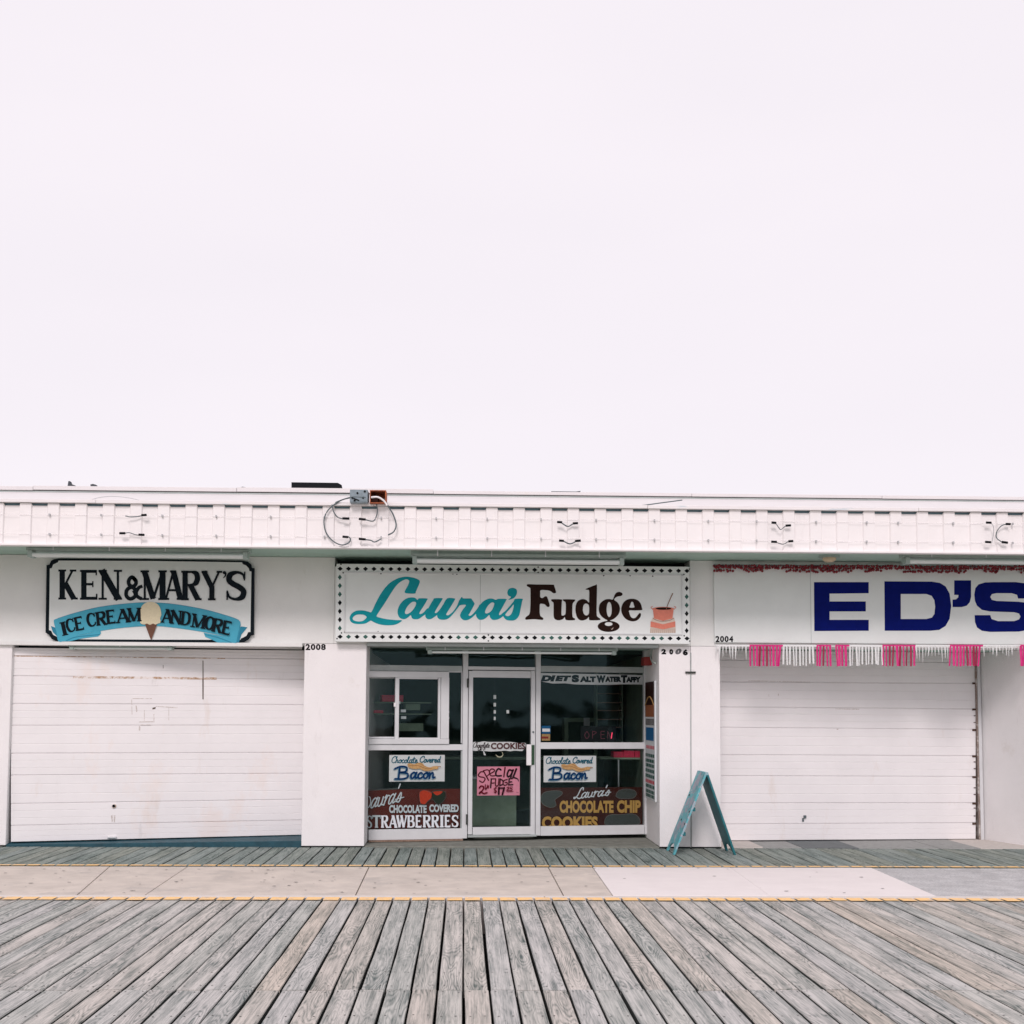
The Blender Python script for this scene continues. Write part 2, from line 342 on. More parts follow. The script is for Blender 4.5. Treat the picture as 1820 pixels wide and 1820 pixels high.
# ------------------------------------------------------------------ lettering helpers
def catmull(pts, closed, n=5):
    m = len(pts); out = []
    rng = range(m) if closed else range(m-1)
    for i in rng:
        if closed: p0, p1, p2, p3 = pts[(i-1) % m], pts[i], pts[(i+1) % m], pts[(i+2) % m]
        else: p0, p1, p2, p3 = pts[max(i-1, 0)], pts[i], pts[i+1], pts[min(i+2, m-1)]
        for k in range(n):
            t = k/n
            out.append(tuple(.5*((2*p1[j]) + (-p0[j]+p2[j])*t + (2*p0[j]-5*p1[j]+4*p2[j]-p3[j])*t*t + (-p0[j]+3*p1[j]-3*p2[j]+p3[j])*t**3) for j in (0, 1)))
    if not closed: out.append(tuple(pts[-1][:2]))
    return out
def ell(cx, cy, rx, ry, n=20): return [(cx+rx*math.cos(2*math.pi*i/n), cy+ry*math.sin(2*math.pi*i/n)) for i in range(n)]
def flat_from_curve(cu):
    o = bpy.data.objects.new('tmp', cu)
    me = bpy.data.meshes.new_from_object(o)
    vs = [tuple(v.co) for v in me.vertices]; fs = [tuple(p.vertices) for p in me.polygons]
    bpy.data.objects.remove(o); bpy.data.meshes.remove(me); bpy.data.curves.remove(cu)
    return vs, fs
class Ink:
    """flat print on a plane: shapes given in photo pixels through a mapping, every shape 0.2 mm above the last"""
    def __init__(s, pl, off, tr=lambda x, y: (x, y), step=.0002):
        s.pl = pl; s.off = off; s.tr = tr; s.step = step; s.k = 0; s.mb = MB()
    def _add(s, vs, fs, mi):
        q = []
        s.k += 1
        for x, y in vs: q.append(s.pl.P(*s.tr(x, y)) + s.pl.n*(s.off + s.step*s.k))
        s.mb.add(q, fs, mi)
    def fill(s, rings, mi=0, smooth=True, n=5):
        cu = bpy.data.curves.new('tmp', 'CURVE'); cu.dimensions = '2D'; cu.fill_mode = 'BOTH'
        for r_ in rings:
            sm = catmull(r_, True, n) if smooth else r_
            sp = cu.splines.new('POLY'); sp.points.add(len(sm)-1)
            for i, p in enumerate(sm): sp.points[i].co = (p[0]*.01, -p[1]*.01, 0, 1)
            sp.use_cyclic_u = True
        vs, fs = flat_from_curve(cu)
        s._add([(v[0]*100, -v[1]*100) for v in vs], fs, mi); return s
    def stroke(s, pts, wd, mi=0, smooth=True, rnd=False):
        pts2 = catmull(pts, False, 5) if smooth and len(pts) > 2 else [p[:2] for p in pts]
        m = len(pts2); vs = []; fs = []
        for i, p in enumerate(pts2):
            a = pts2[max(i-1, 0)]; c = pts2[min(i+1, m-1)]
            dx, dy = c[0]-a[0], c[1]-a[1]; l = math.hypot(dx, dy) or 1
            if isinstance(wd, (list, tuple)):
                t = i/(m-1)*(len(wd)-1); j = min(int(t), len(wd)-2); ww = wd[j]+(wd[j+1]-wd[j])*(t-j)
            else: ww = wd
            nx, ny = -dy/l*ww/2, dx/l*ww/2
            vs += [(p[0]+nx, p[1]+ny), (p[0]-nx, p[1]-ny)]
        for i in range(m-1): fs.append((2*i, 2*i+1, 2*i+3, 2*i+2))
        s._add(vs, fs, mi)
        if rnd:
            for p in (pts2[0], pts2[-1]):
                wr = wd if not isinstance(wd, (list, tuple)) else (wd[0] if p is pts2[0] else wd[-1])
                s._add(ell(p[0], p[1], wr/2, wr/2, 10), [list(range(10))], mi)
        return s
    def text(s, txt, x0, y0, x1, y1, mi=0, bold=0.0, shear=0, warp=None):
        cu = bpy.data.curves.new('tmp', 'FONT'); cu.body = txt; cu.offset = bold; cu.resolution_u = 3
        vs, fs = flat_from_curve(cu)
        if not vs: return s
        a = min(v[0] for v in vs); b_ = max(v[0] for v in vs); c = min(v[1] for v in vs); d = max(v[1] for v in vs)
        q = []
        for v in vs:
            tx = (v[0]-a)/(b_-a); ty = (v[1]-c)/(d-c)
            x = x0+(x1-x0)*tx + shear*(ty-.5)*(y1-y0); y = y1+(y0-y1)*ty
            q.append(warp(x, y) if warp else (x, y))
        s._add(q, fs, mi); return s
    def build(s, name, mats, parent=None): return s.mb.build(name, mats, parent)

# slab-serif capitals as strokes: (points, width, smooth)
def SG(ch, W=.19, T=.10):
    h = T; sr = .16
    def stem(x, y0=0, y1=1, w_=W, ser=(1, 1)):
        r_ = [([(x, y0), (x, y1)], w_, 0)]
        if ser[0]: r_.append(([(x-sr-.02, y0+h/3), (x+sr+.02, y0+h/3)], h*.66, 0))
        if ser[1]: r_.append(([(x-sr-.02, y1-h/3), (x+sr+.02, y1-h/3)], h*.66, 0))
        return r_
    if ch == 'K': return stem(.2)+[([(.27, .40), (.68, .98)], T, 0), ([(.34, .54), (.74, .02)], W, 0), ([(.55, .965), (.85, .965)], h*.66, 0), ([(.6, .035), (.92, .035)], h*.66, 0)]
    if ch == 'E': return stem(.2)+[([(.2, .95), (.8, .95)], h, 0), ([(.2, .52), (.62, .52)], h*.8, 0), ([(.2, .05), (.8, .05)], h, 0), ([(.78, 1), (.78, .82)], .06, 0), ([(.8, 0), (.8, .2)], .07, 0), ([(.62, .42), (.62, .62)], .06, 0)]
    if ch == 'N': return stem(.16, w_=T, ser=(1, 1))+stem(.82, w_=T)+[([(.12, .99), (.86, .01)], W*1.15, 0)]
    if ch == 'M': return stem(.12, w_=T*.9, ser=(1, 1))+stem(.87, ser=(1, 1))+[([(.10, .98), (.48, .04)], W*.95, 0), ([(.48, .04), (.87, .98)], T, 0)]
    if ch == 'A': return [([(.14, .03), (.50, .98)], T, 0), ([(.50, .98), (.84, .03)], W*1.05, 0), ([(.28, .33), (.7, .33)], h*.7, 0), ([(.0, .035), (.3, .035)], h*.66, 0), ([(.66, .035), (1, .035)], h*.66, 0), ([(.34, .965), (.6, .965)], h*.66, 0)]
    if ch == 'R': return stem(.2)+[([(.2, .95), (.5, .955), (.72, .9), (.78, .74), (.7, .58), (.5, .52), (.2, .52)], [T, T, W, W, W, T, T], 1), ([(.45, .52), (.80, .02)], W, 0), ([(.68, .035), (.98, .035)], h*.66, 0)]
    if ch == 'B': return stem(.2)+[([(.2, .95), (.5, .955), (.70, .88), (.70, .64), (.5, .53), (.2, .52)], [T, T, W, W, T, T], 1), ([(.2, .52), (.55, .5), (.78, .4), (.78, .14), (.55, .05), (.2, .05)], [T, T, W, W, T, T], 1)]
    if ch == 'D': return stem(.2)+[([(.2, .95), (.5, .95), (.76, .8), (.82, .5), (.76, .2), (.5, .05), (.2, .05)], [T, T, W, W, W, T, T], 1)]
    if ch == 'Y': return [([(.10, .98), (.48, .45)], W, 0), ([(.85, .98), (.50, .45)], T, 0), ([(.49, .5), (.49, 0)], W, 0), ([(.3, .035), (.68, .035)], h*.66, 0), ([(-.02, .965), (.28, .965)], h*.66, 0), ([(.72, .965), (1, .965)], h*.66, 0)]
    if ch == 'S': return [([(.86, .74), (.80, .88), (.55, .955), (.25, .88), (.18, .70), (.35, .57), (.62, .46), (.82, .32), (.76, .12), (.48, .045), (.2, .12), (.10, .30)], [T, T, T*1.2, W, W, W, W, W, W, T*1.2, T, T], 1), ([(.88, .98), (.86, .68)], .06, 0), ([(.1, .02), (.1, .34)], .07, 0)]
    if ch == 'C': return [([(.86, .72), (.78, .88), (.55, .955), (.3, .85), (.18, .5), (.3, .15), (.55, .045), (.8, .14), (.88, .3)], [T, T, T*1.1, W, W, W, T*1.1, T, T], 1), ([(.87, .99), (.87, .68)], .07, 0)]
    if ch == 'O': return [([(.5, .95), (.24, .82), (.16, .5), (.24, .18), (.5, .05), (.76, .18), (.84, .5), (.76, .82), (.5, .95), (.46, .95)], [T, W, W, W, T, W, W, W, T, T], 1)]
    if ch == 'I': return stem(.5, w_=W*2)+[([(.1, .035), (.9, .035)], h*.66, 0), ([(.1, .965), (.9, .965)], h*.66, 0)]
    if ch == 'T': return stem(.5, ser=(1, 0))+[([(.06, .95), (.94, .95)], h, 0), ([(.08, 1), (.08, .74)], .07, 0), ([(.92, 1), (.92, .74)], .07, 0)]
    if ch == 'W': return [([(.08, .97), (.3, .02)], W*.8, 0), ([(.3, .02), (.5, .9)], T*.8, 0), ([(.46, .97), (.68, .02)], W*.8, 0), ([(.68, .02), (.92, .97)], T*.8, 0), ([(-.02, .965), (.24, .965)], h*.6, 0), ([(.36, .965), (.6, .965)], h*.6, 0), ([(.8, .965), (1.02, .965)], h*.6, 0)]
    if ch == '&': return [([(.62, .80), (.42, .96), (.24, .84), (.24, .66), (.44, .56), (.62, .66), (.62, .82), (.46, .95)], W*.85, 1), ([(.66, .32), (.55, .12), (.3, .04), (.1, .16), (.1, .38), (.3, .52), (.5, .5), (.66, .34)], W*.85, 1), ([(.5, .40), (.72, .14), (.96, .04)], W*.8, 1), ([(.62, .30), (.78, .5), (1.0, .58)], [W*.8, W*.8, W*.7], 1)]
    if ch == "'": return [([(.5, 1), (.5, .86), (.25, .7)], [.5, .4, .1], 1)]
    return []
def serif(ink, ch, x0, y0, x1, y1, mi=0, ang=0, W=.19, T=.10):
    w_, h_ = x1-x0, y1-y0; cx, cy = (x0+x1)/2, (y0+y1)/2; a = math.radians(ang)
    for pts, wd, sm in SG(ch, W, T):
        q = []
        for x, y in pts:
            dx = (x-.5)*w_; dy = (.5-y)*h_
            q.append((cx+dx*math.cos(a)+dy*math.sin(a), cy-dx*math.sin(a)+dy*math.cos(a)))
        # horizontal strokes scale with height, vertical ones with width
        hor = abs(pts[0][0]-pts[-1][0]) > abs(pts[0][1]-pts[-1][1])*1.6 and not sm
        k = h_ if hor else min(w_, h_*.9)
        ink.stroke(q, [v*k for v in wd] if isinstance(wd, list) else wd*k, mi, bool(sm))
CUR = {
 'a': (.50, [[(.38, .40), (.24, .52), (.07, .34), (.08, .04), (.22, .02), (.36, .30)], [(.43, .52), (.36, .18), (.40, .01), (.54, .10)]]),
 'c': (.38, [[(.33, .4), (.22, .5), (.06, .3), (.1, .03), (.25, .02), (.40, .15)]]),
 'e': (.38, [[(.06, .22), (.28, .32), (.24, .49), (.1, .4), (.06, .12), (.2, .0), (.40, .12)]]),
 'o': (.40, [[(.22, .5), (.05, .3), (.1, .03), (.26, .03), (.34, .28), (.22, .5), (.40, .42)]]),
 'h': (.42, [[(.06, .0), (.14, 1.0)], [(.06, .25), (.22, .5), (.3, .36), (.28, .05), (.42, .06)]]),
 'l': (.24, [[(.02, .3), (.2, .8), (.17, 1.0), (.08, .8), (.06, .1), (.22, .02)]]),
 't': (.28, [[(.14, .9), (.09, .1), (.25, .03)], [(-.02, .62), (.30, .66)]]),
 'v': (.34, [[(.02, .45), (.12, .03), (.3, .48), (.36, .42)]]),
 'r': (.34, [[(.02, .40), (.12, .54), (.07, .0)], [(.08, .18), (.20, .48), (.34, .46)]]),
 'd': (.46, [[(.34, .4), (.2, .5), (.04, .25), (.12, .02), (.3, .14)], [(.42, 1.0), (.34, .1), (.46, .03)]]),
 'n': (.44, [[(.05, .48), (.06, 0)], [(.06, .22), (.22, .5), (.3, .35), (.3, .05), (.44, .10)]]),
 'u': (.46, [[(.05, .48), (.06, .1), (.2, .0), (.33, .18)], [(.34, .48), (.34, .08), (.46, .05)]]),
 's': (.32, [[(.0, .05), (.2, .52), (.28, .2), (.2, .0), (.04, .06)]]),
 "'": (.12, [[(.08, 1.0), (.04, .78)]]),
 ' ': (.22, []),
 'C': (.58, [[(.60, .72), (.60, .95), (.4, 1.0), (.12, .7), (.08, .22), (.32, .0), (.58, .16)]]),
 'L': (.50, [[(.52, .78), (.48, 1.0), (.32, .9), (.2, .3), (.02, .02), (-.06, .12), (.12, .14), (.38, -.02), (.58, .08)]]),
 'B': (.66, [[(.2, 1.0), (.16, 0)], [(-.06, .82), (.25, 1.0), (.56, .92), (.52, .6), (.2, .52), (.60, .45), (.64, .15), (.4, .0), (-.02, .0)]]),
}
def cursive(ink, txt, x0, y0, x1, y1, wd, mi=0, slant=.25, warp=None, rise=0):
    tot = sum(CUR[c][0] for c in txt); sx = (x1-x0)/tot; h_ = y1-y0; x = 0
    for c in txt:
        adv, st = CUR[c]
        for s_ in st:
            q = []
            for a, b in s_:
                X = x0+(x+a)*sx + slant*b*h_; Y = y1-b*h_ - rise*(X-x0)
                q.append(warp(X, Y) if warp else (X, Y))
            ink.stroke(q, wd, mi, True, True)
        x += adv

# ------------------------------------------------------------------ main planes of the place
YN = G(824, 1596)[1]; YFAR = G(824, 1541)[1]; YJ = G(824, 1759)[1]; YP = G(600, 1506)[1]
YF = YP*.932
WALL = front(YP); FAS = front(YF)
DLx0 = WALL.hit(18, 1350)[0]
DL = PL(DLx0, YP+.06, front(YP+.55).hit(533, 1350)[0], YP+.55)              # left shutter, a little askew
GLS = PL(front(14.86).hit(655, 1350)[0], 14.86, front(15.47).hit(1145, 1350)[0], 15.47)   # glazed shop front
DR = PL(front(15.1).hit(1283, 1350)[0], 15.1, front(15.5).hit(1742, 1350)[0], 15.5)      # right shutter
ZS = FAS.hit(900, 973)[1]          # soffit height
ZH = WALL.hit(900, 1146)[1]        # underside of the header beam
XL, XR = -16.0, 17.0               # the row of shops runs on beyond the frame
YB = 20.5
print('planes', YJ, YN, YFAR, YP, YF, ZS, ZH)

# ------------------------------------------------------------------ ground, boardwalk, tram lane
structure(MB().box(-900, -60, -1.6, 900, 900, -1.2).build('ground', M['sand']))
structure(MB().box(-900, -900, -1.7, 900, -62, -1.35).build('sea', M['sea']))
rgd = random.Random(21); mb = MB(); n_ = 160; vs = []
for i in range(n_+1):
    x = -120+240*i/n_; h_ = .9+.35*math.sin(i*.21)+.35*math.sin(i*.53+1)+rgd.uniform(-.3, .6)
    vs += [(x, -44, -1.3), (x, -50+rgd.uniform(-1, 1), h_), (x, -58, -1.3)]
mb.add(vs, [q for i in range(n_) for q in ((3*i, 3*i+1, 3*i+4, 3*i+3), (3*i+1, 3*i+2, 3*i+5, 3*i+4))])
structure(mb.build('unseen_ridge', mat('unseen_ridge_scrub', (.035, .05, .03), .95, .5, 1.5)))  # unseen ridge behind the camera, added so the shop glass reflects a dark horizon
bw = bpy.data.objects.new('boardwalk', None); COL.objects.link(bw); place(bw, (0, YN, -.3), None); bw['kind'] = 'structure'
MB().box(XL, -8, -1.2, XR, YB, -.30).build('joist_bed', M['joist'], bw)
PITCH = .1462; PW = .1325
def plank_mesh(length, seed, nails, wob=.0022):
    rg = random.Random(seed); mb = MB(); n = 7; sec = [(-.5, -.042), (-.5, -.007), (-.475, 0), (.475, 0), (.5, -.007), (.5, -.042)]
    vs = []
    for i in range(n+1):
        y = -length*i/n; a = rg.uniform(-wob, wob); b = rg.uniform(-wob, wob); dz = rg.uniform(-.0012, .0012)
        for x, z in sec:
            vs.append((x*PW + (a if x < 0 else b), y, z+dz + (0 if abs(x) > .49 else -.0015*(i in (0, n)))))
    fs = []
    for i in range(n):
        for k in range(5): fs.append((i*6+k, i*6+k+1, (i+1)*6+k+1, (i+1)*6+k))
    fs += [(0, 1, 2, 3, 4, 5), tuple(n*6+k for k in (5, 4, 3, 2, 1, 0))]
    mb.add(vs, [f[::-1] for f in fs])
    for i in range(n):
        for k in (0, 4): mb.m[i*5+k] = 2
    for y in nails:
        for x in (-.042, .042):
            cx, cy = x+rg.uniform(-.008, .008), -y+rg.uniform(-.012, .012)
            r_ = .006
            mb.add([(cx+r_*math.cos(k*math.pi/3), cy+r_*math.sin(k*math.pi/3), .0022) for k in range(6)], [list(range(6))], 1)
    return mb
def plank_row(y0, y1, x0, x1, material, nails, seed, phase, big=(-30, 30)):
    L_ = abs(y0-y1); protos = []
    for k in range(7):
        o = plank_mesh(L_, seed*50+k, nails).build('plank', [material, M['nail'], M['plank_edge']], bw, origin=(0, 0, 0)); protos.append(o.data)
        bpy.data.objects.remove(o)
    i0 = math.ceil((x0-phase)/PITCH); i1 = math.floor((x1-phase)/PITCH); rest = []
    for i in range(i0, i1+1):
        x = phase + i*PITCH
        o = bpy.data.objects.new('plank', random.choice(protos)); COL.objects.link(o)
        place(o, (x+random.uniform(-.0025, .0025), y0+random.uniform(-.004, .004), random.uniform(-.004, .0025)), bw)
        o.rotation_euler = (random.uniform(-.0006, .0006), random.uniform(-.012, .012), random.uniform(-.0009, .0009))
def plank_rest(y0, y1, spans, material, phase):
    mb = MB()
    for a, b in spans:
        for i in range(math.ceil((a-phase)/PITCH), math.floor((b-phase)/PITCH)+1):
            x = phase+i*PITCH; mb.box(x-PW/2, y1, -.042, x+PW/2, y0, 0)
    mb.build('plank_field', material, bw, kind='stuff')
ph = G(824, 1650)[0] + PITCH/2
nl = [.05, .6, 1.2, 1.8, 2.4, 3.0]
plank_row(YN, YJ+.004, -5.0, 5.4, M['wood'], nl+[3.36], 1, ph)
plank_row(YJ-.004, YJ-4.2, -3.4, 3.6, M['wood'], nl, 2, ph)
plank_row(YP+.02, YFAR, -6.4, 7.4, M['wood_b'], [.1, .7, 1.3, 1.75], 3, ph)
plank_rest(YN, YJ+.004, [(XL, -5.05), (5.45, XR)], M['wood'], ph)
plank_rest(YJ-.004, YJ-4.2, [(XL, -3.45), (3.65, XR)], M['wood'], ph)
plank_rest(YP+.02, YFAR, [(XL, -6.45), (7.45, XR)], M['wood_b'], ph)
plank_rest(YJ-4.21, -7.9, [(XL, XR)], M['wood'], ph)
# tram lane of cast slabs between the two plank fields
lane = bpy.data.objects.new('tram_lane', None); COL.objects.link(lane); place(lane, (0, YFAR, -.3), None); lane['kind'] = 'structure'
LA, LB = YN+.125, YFAR-.012
for i in range(12):
    MB().box(-14+i*2.45, YN+.012, -.3, -14+i*2.45+2.442, YN+.121, .002+.001*(i%2)).build('kerb', M['kerb'], lane, bevel=.004)
def slab(x0, x1, m, z=0.0, name='slab', y0=LA, y1=LB, x0b=None, x1b=None):
    x0b = x0 if x0b is None else x0b; x1b = x1 if x1b is None else x1b
    mb = MB(); q = .0045
    mb.hexa([(x0+q, y0, -.3), (x1-q, y0, -.3), (x1b-q, y1, -.3), (x0b+q, y1, -.3), (x0+q, y0, z), (x1-q, y0, z), (x1b-q, y1, z), (x0b+q, y1, z)])
    return mb.build(name, m, lane, bevel=.004)
edges = [(XL, XL), (-9.3, -9.3), (-6.4, -6.4)]
for a, b in ((130, 190), (252, 330), (630, 655), (1003, 975)):
    edges.append((G(a, 1594)[0], G(b, 1542)[0]))
wl = (G(1091, 1594)[0], G(1055, 1543)[0]); wj = (G(1375, 1597)[0], G(1318, 1554)[0]); wr = (G(1683, 1600)[0], G(1566, 1549)[0])
edges += [wl]
for i in range(len(edges)-1):
    slab(edges[i][0], edges[i+1][0], M['conc'], -.001*(i % 2), x0b=edges[i][1], x1b=edges[i+1][1])
slab(wl[0]-.004, wj[0]+.0045, M['conc_white'], .004, x0b=wl[1]-.004, x1b=wj[1]+.0045)['label'] = 'fresh white concrete slab'
slab(wj[0]-.0025, wr[0], M['conc_white'], .003, x0b=wj[1]-.0025, x1b=wr[1])['label'] = 'fresh white concrete slab'
slab(wr[0], 9.0, M['aggregate'], -.002, x0b=wr[1], x1b=9.0)['label'] = 'grey exposed aggregate slab'
slab(9.0, XR, M['conc'], 0)
# small dark chips and gum spots pressed in the lane, grit
rg = random.Random(3); mb = MB()
for i in range(110):
    x = rg.uniform(-5.2, 1.0) if i < 95 else rg.uniform(1, 5); y = rg.uniform(LA+.05, LB-.05); r_ = rg.uniform(.006, .022)
    a = rg.uniform(0, 6)
    mb.add([(x+r_*rg.uniform(.6, 1.2)*math.cos(a+k*math.pi/4), y+r_*rg.uniform(.4, .9)*math.sin(a+k*math.pi/4), .0062) for k in range(8)], [list(range(8))])
o = mb.build('gum_spot', mat('gum_dark', (.13, .12, .115), .8, .3, 30), lane, kind='stuff')
# worn yellow lines, painted over the plank ends, broken at every gap
for nm, ya, yb, lo, hi in (('yellow_line', YN, YN-.165, -5.6, 5.9), ('yellow_line', YFAR+.012, YFAR+.10, -6.6, 7.6)):
    mb = MB(); rg = random.Random(5)
    for i in range(math.ceil((lo-ph)/PITCH), math.floor((hi-ph)/PITCH)+1):
        x = ph+i*PITCH; e = rg.uniform(-.012, .008)
        a, b = (ya-.004, yb-e) if nm and ya > yb else (ya, yb+e)
        mb.add([(x-PW/2+.004, a, .0065), (x+PW/2-.004, a, .0065), (x+PW/2-.004, b, .0065), (x-PW/2+.004, b, .0065)], [(0, 1, 2, 3)])
    structure(mb.build(nm, M['yellow']))
# floor of the doorway and aprons before the shutters
pave = bpy.data.objects.new('pavement', None); COL.objects.link(pave); place(pave, (0, YP, -.3), None); pave['kind'] = 'structure'
def pbox(x0, y0, x1, y1, z, m, nm='slab', z0=-.3, par=None):
    return MB().box(x0, y0, z0, x1, y1, z).build(nm, m, par or pave, bevel=.004)
xa = WALL.hit(650, 1400)[0]; xb = WALL.hit(1172, 1400)[0]
pbox(xa-.1, YP+.03, xb+.1, 15.9, .012, M['conc_old'])['label'] = 'weathered concrete floor of the doorway'
x283 = WALL.hit(1280, 1400)[0]
pts = [(1283, 1358, 'patch_light', .012), (1358, 1428, 'patch_grey', .004), (1428, 1528, 'patch_dark', .006), (1528, 1672, 'patch_grey', .002), (1672, 1745, 'patch_grey', .005), (1745, 1990, 'patch_light', .003)]
for a, b, m_, z_ in pts:
    xx0 = WALL.hit(a, 1500)[0]; xx1 = WALL.hit(b, 1500)[0]
    pbox(xx0+.003, YP+.03, xx1-.003, 15.9, z_, M[m_])
pbox(WALL.hit(1990, 1500)[0], YP+.03, XR, 15.9, .0, M['patch_grey']); pbox(XL, YP+.6, WALL.hit(540, 1500)[0], 15.9, -.01, M['patch_grey'])

# ------------------------------------------------------------------ the row of shops
B = thing('shop_building', (0, YP, 0), 'long low white painted row of three small boardwalk shops with a ribbed metal fascia', 'building')
def P_(name, mb, m, bevel=0, label=None, parent=B, kind=None):
    o = mb.build(name, m, parent, bevel=bevel, kind=kind)
    if label: o['label'] = label
    return o
def uz(pl, x0, y0, x1, y1): return pl.rect(x0, y0, x1, y1)
wx = lambda px_: WALL.hit(px_, 1350)[0]
# pillars
for a, b in ((None, 15), (538, 649), (1172, 1228), (1228.6, 1281)):
    x0 = XL if a is None else wx(a); x1 = XR if b is None else wx(b)
    d = .34 if (a, b) != (1172, 1228) else 1.3
    if a == 538: d = .50
    P_('pillar', MB().box(x0, YP, .014, x1, YP+d, ZH-.003), M['stucco'], .006); P_('pillar_base_shade', MB().box(x0, YP+.03, -.3, x1, YP+d-.01, .0135), M['joist'])  # near-black set-back core puts a contact shadow line under each pillar
# party walls closing the recesses behind the pillars
P_('party_wall', MB().box(wx(538)+.02, YP+.503, -.3, wx(649)-.02, YB-.3, ZS), M['stucco'])
P_('party_wall', MB().box(wx(1228.6)+.01, YP+.343, -.3, wx(1281)-.03, YB-.3, ZS), M['stucco'])
P_('party_wall', MB().box(WALL.hit(1172, 1350)[0]+.02, YP+1.303, -.3, wx(1228.6)-.0, YB-.3, ZS), M['stucco'])
xr = front(15.45).hit(1742, 1400)[0]
xs_ = xr+.34
P_('side_wall', MB().hexa([(xs_, YP, -.3), (XR, YP, -.3), (XR, 15.7, -.3), (xr+.01, 15.7, -.3), (xs_, YP, ZH-.003), (XR, YP, ZH-.003), (XR, 15.7, ZH-.003), (xr+.01, 15.7, ZH-.003)]), M['stucco'], label='white side wall of the right-hand recess')
P_('side_wall', MB().box(XL, YP+.343, -.3, wx(14)-.0, YB-.3, ZH-.003), M['stucco'])
# header beams and the painted band they carry
ZT = ZS
slot0, slot1 = wx(590), wx(1228)
zslot = WALL.hit(900, 1009)[1]
P_('wall_band', MB().box(XL, YP, ZH, slot0, YP+.5, ZT-.003), M['band'], .004)
P_('wall_band', MB().box(slot0+.002, YP, ZH, slot1-.002, YP+.5, zslot), M['band'], .004)
P_('wall_band', MB().box(slot1, YP, ZH, XR, YP+.5, ZT-.003), M['band'], .004)
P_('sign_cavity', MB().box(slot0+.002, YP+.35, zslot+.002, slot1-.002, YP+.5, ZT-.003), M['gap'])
# thin ledges under the band
P_('ledge', MB().px(WALL, -200, 1141, 538, 1147.5, -.02, .05), M['band'], .003)
P_('ledge', MB().px(WALL, 652, 1144, 1170, 1150, -.3, .03), M['alu_old'], .003)
# recess ceilings, roof, back
P_('recess_ceiling', MB().box(XL, YP+.503, ZH, XR, YB-.3, ZH+.06), M['soffit'])
P_('back_wall', MB().box(XL, YB-.297, -.3, XR, YB, ZS), M['stucco'])
zc0 = FAS.hit(900, 901)[1]
P_('soffit', MB().box(XL, YF+.05, ZS, XR, YP+.6, ZS+.05), M['soffit'])
P_('roof', MB().box(XL, YP+.603, ZS, XR, YB, ZS+.12), M['coping'])
# ribbed fascia: one panel per rib
per = .2975; tr0 = FAS.hit(885.5, 935)[0]; trw = FAS.hit(911, 935)[0]-tr0
zf0, zf1 = ZS-.005, FAS.hit(900, 903)[1]
mb = MB(); prof = [(0, .024), (.010, .0), (per-trw-.010, .0), (per-trw, .024), (per, .024)]
# starts at the rib's left edge
vs = []
tz_ = lambda y: zf1-zf0-(.024 if y > .02 else 0)
for x, y in prof: vs += [(x, y, 0), (x, y, tz_(y))]
for x, y in reversed(prof): vs += [(x, y+.004, 0), (x, y+.004, tz_(y))]
n_ = len(prof)*2
mb.add(vs, [(2*i, (2*i+2) % (2*n_//1) if False else 2*i+2, 2*i+3, 2*i+1) for i in range(n_-1)] + [(2*n_-2, 0, 1, 2*n_-1)])
proto = mb.build('fascia_panel', M['metal'], B, origin=(0, 0, 0)); me_fp = proto.data; bpy.data.objects.remove(proto)
st = tr0+trw; k0 = math.ceil((XL-st)/per); k1 = math.floor((XR-per-st)/per)
for k in range(k0, k1+1):
    o = bpy.data.objects.new('fascia_panel', me_fp); COL.objects.link(o); place(o, (st+k*per, YF-.026+random.uniform(-.0015, .0015), zf0), B)
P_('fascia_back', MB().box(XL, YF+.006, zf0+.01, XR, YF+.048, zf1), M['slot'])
P_('fascia_trim', MB().box(XL, YF-.048, ZS-.03, XR, YF+.06, ZS-.007), M['metal'], .003)
zcap = FAS.hit(900, 897)[1]
for i in range(11):   # lengths of cap flashing butted end to end
    a = XL+3*i; P_('cap_flashing', MB().box(a+.002, YF-.06, zf1+.002+.002*(i % 2), a+2.998, YF+.06, zcap+.002*(i % 2)), M['cap'], .003)
# sloping flashing and coping behind it
COP = front(YP-.32)
z1 = COP.hit(900, 880)[1]; z2 = COP.hit(900, 873.5)[1]
mb = MB(); mb.add([(XL, YF+.06, zcap-.004), (XR, YF+.06, zcap-.004), (XR, YP-.30, z1-.015), (XL, YP-.30, z1-.015), (XL, YF+.06, zcap-.03), (XR, YF+.06, zcap-.03), (XR, YP-.30, z1-.04), (XL, YP-.30, z1-.04)],
       [(0, 1, 2, 3), (7, 6, 5, 4), (0, 4, 5, 1), (2, 6, 7, 3)])
P_('sloped_flashing', mb, M['coping'])
P_('parapet', MB().box(XL, YP-.318, ZS+.06, XR, YP-.1, z1-.004), M['alu_old'])
rg = random.Random(11); a = XL; i = 0
while a < XR:
    b = min(a+rg.uniform(2.2, 3.4), XR)
    P_('coping', MB().box(a+.002, YP-.335, z1+rg.uniform(0, .008), b-.002, YP-.06, z2+rg.uniform(-.004, .016)), M['coping'], .003); a = b; i += 1
# seam and strap beside the right pillar
P_('seam_pipe', MB().tube([WALL.P(1227.8, 1160)+Vector((0, -.004, 0)), WALL.P(1227.8, 1506)+Vector((0, -.004, 0))], .006, 6), M['alu_old'])
P_('pipe_strap', MB().px(WALL, 1218, 1193.6, 1236, 1197, 0, .02), M['hinge'])

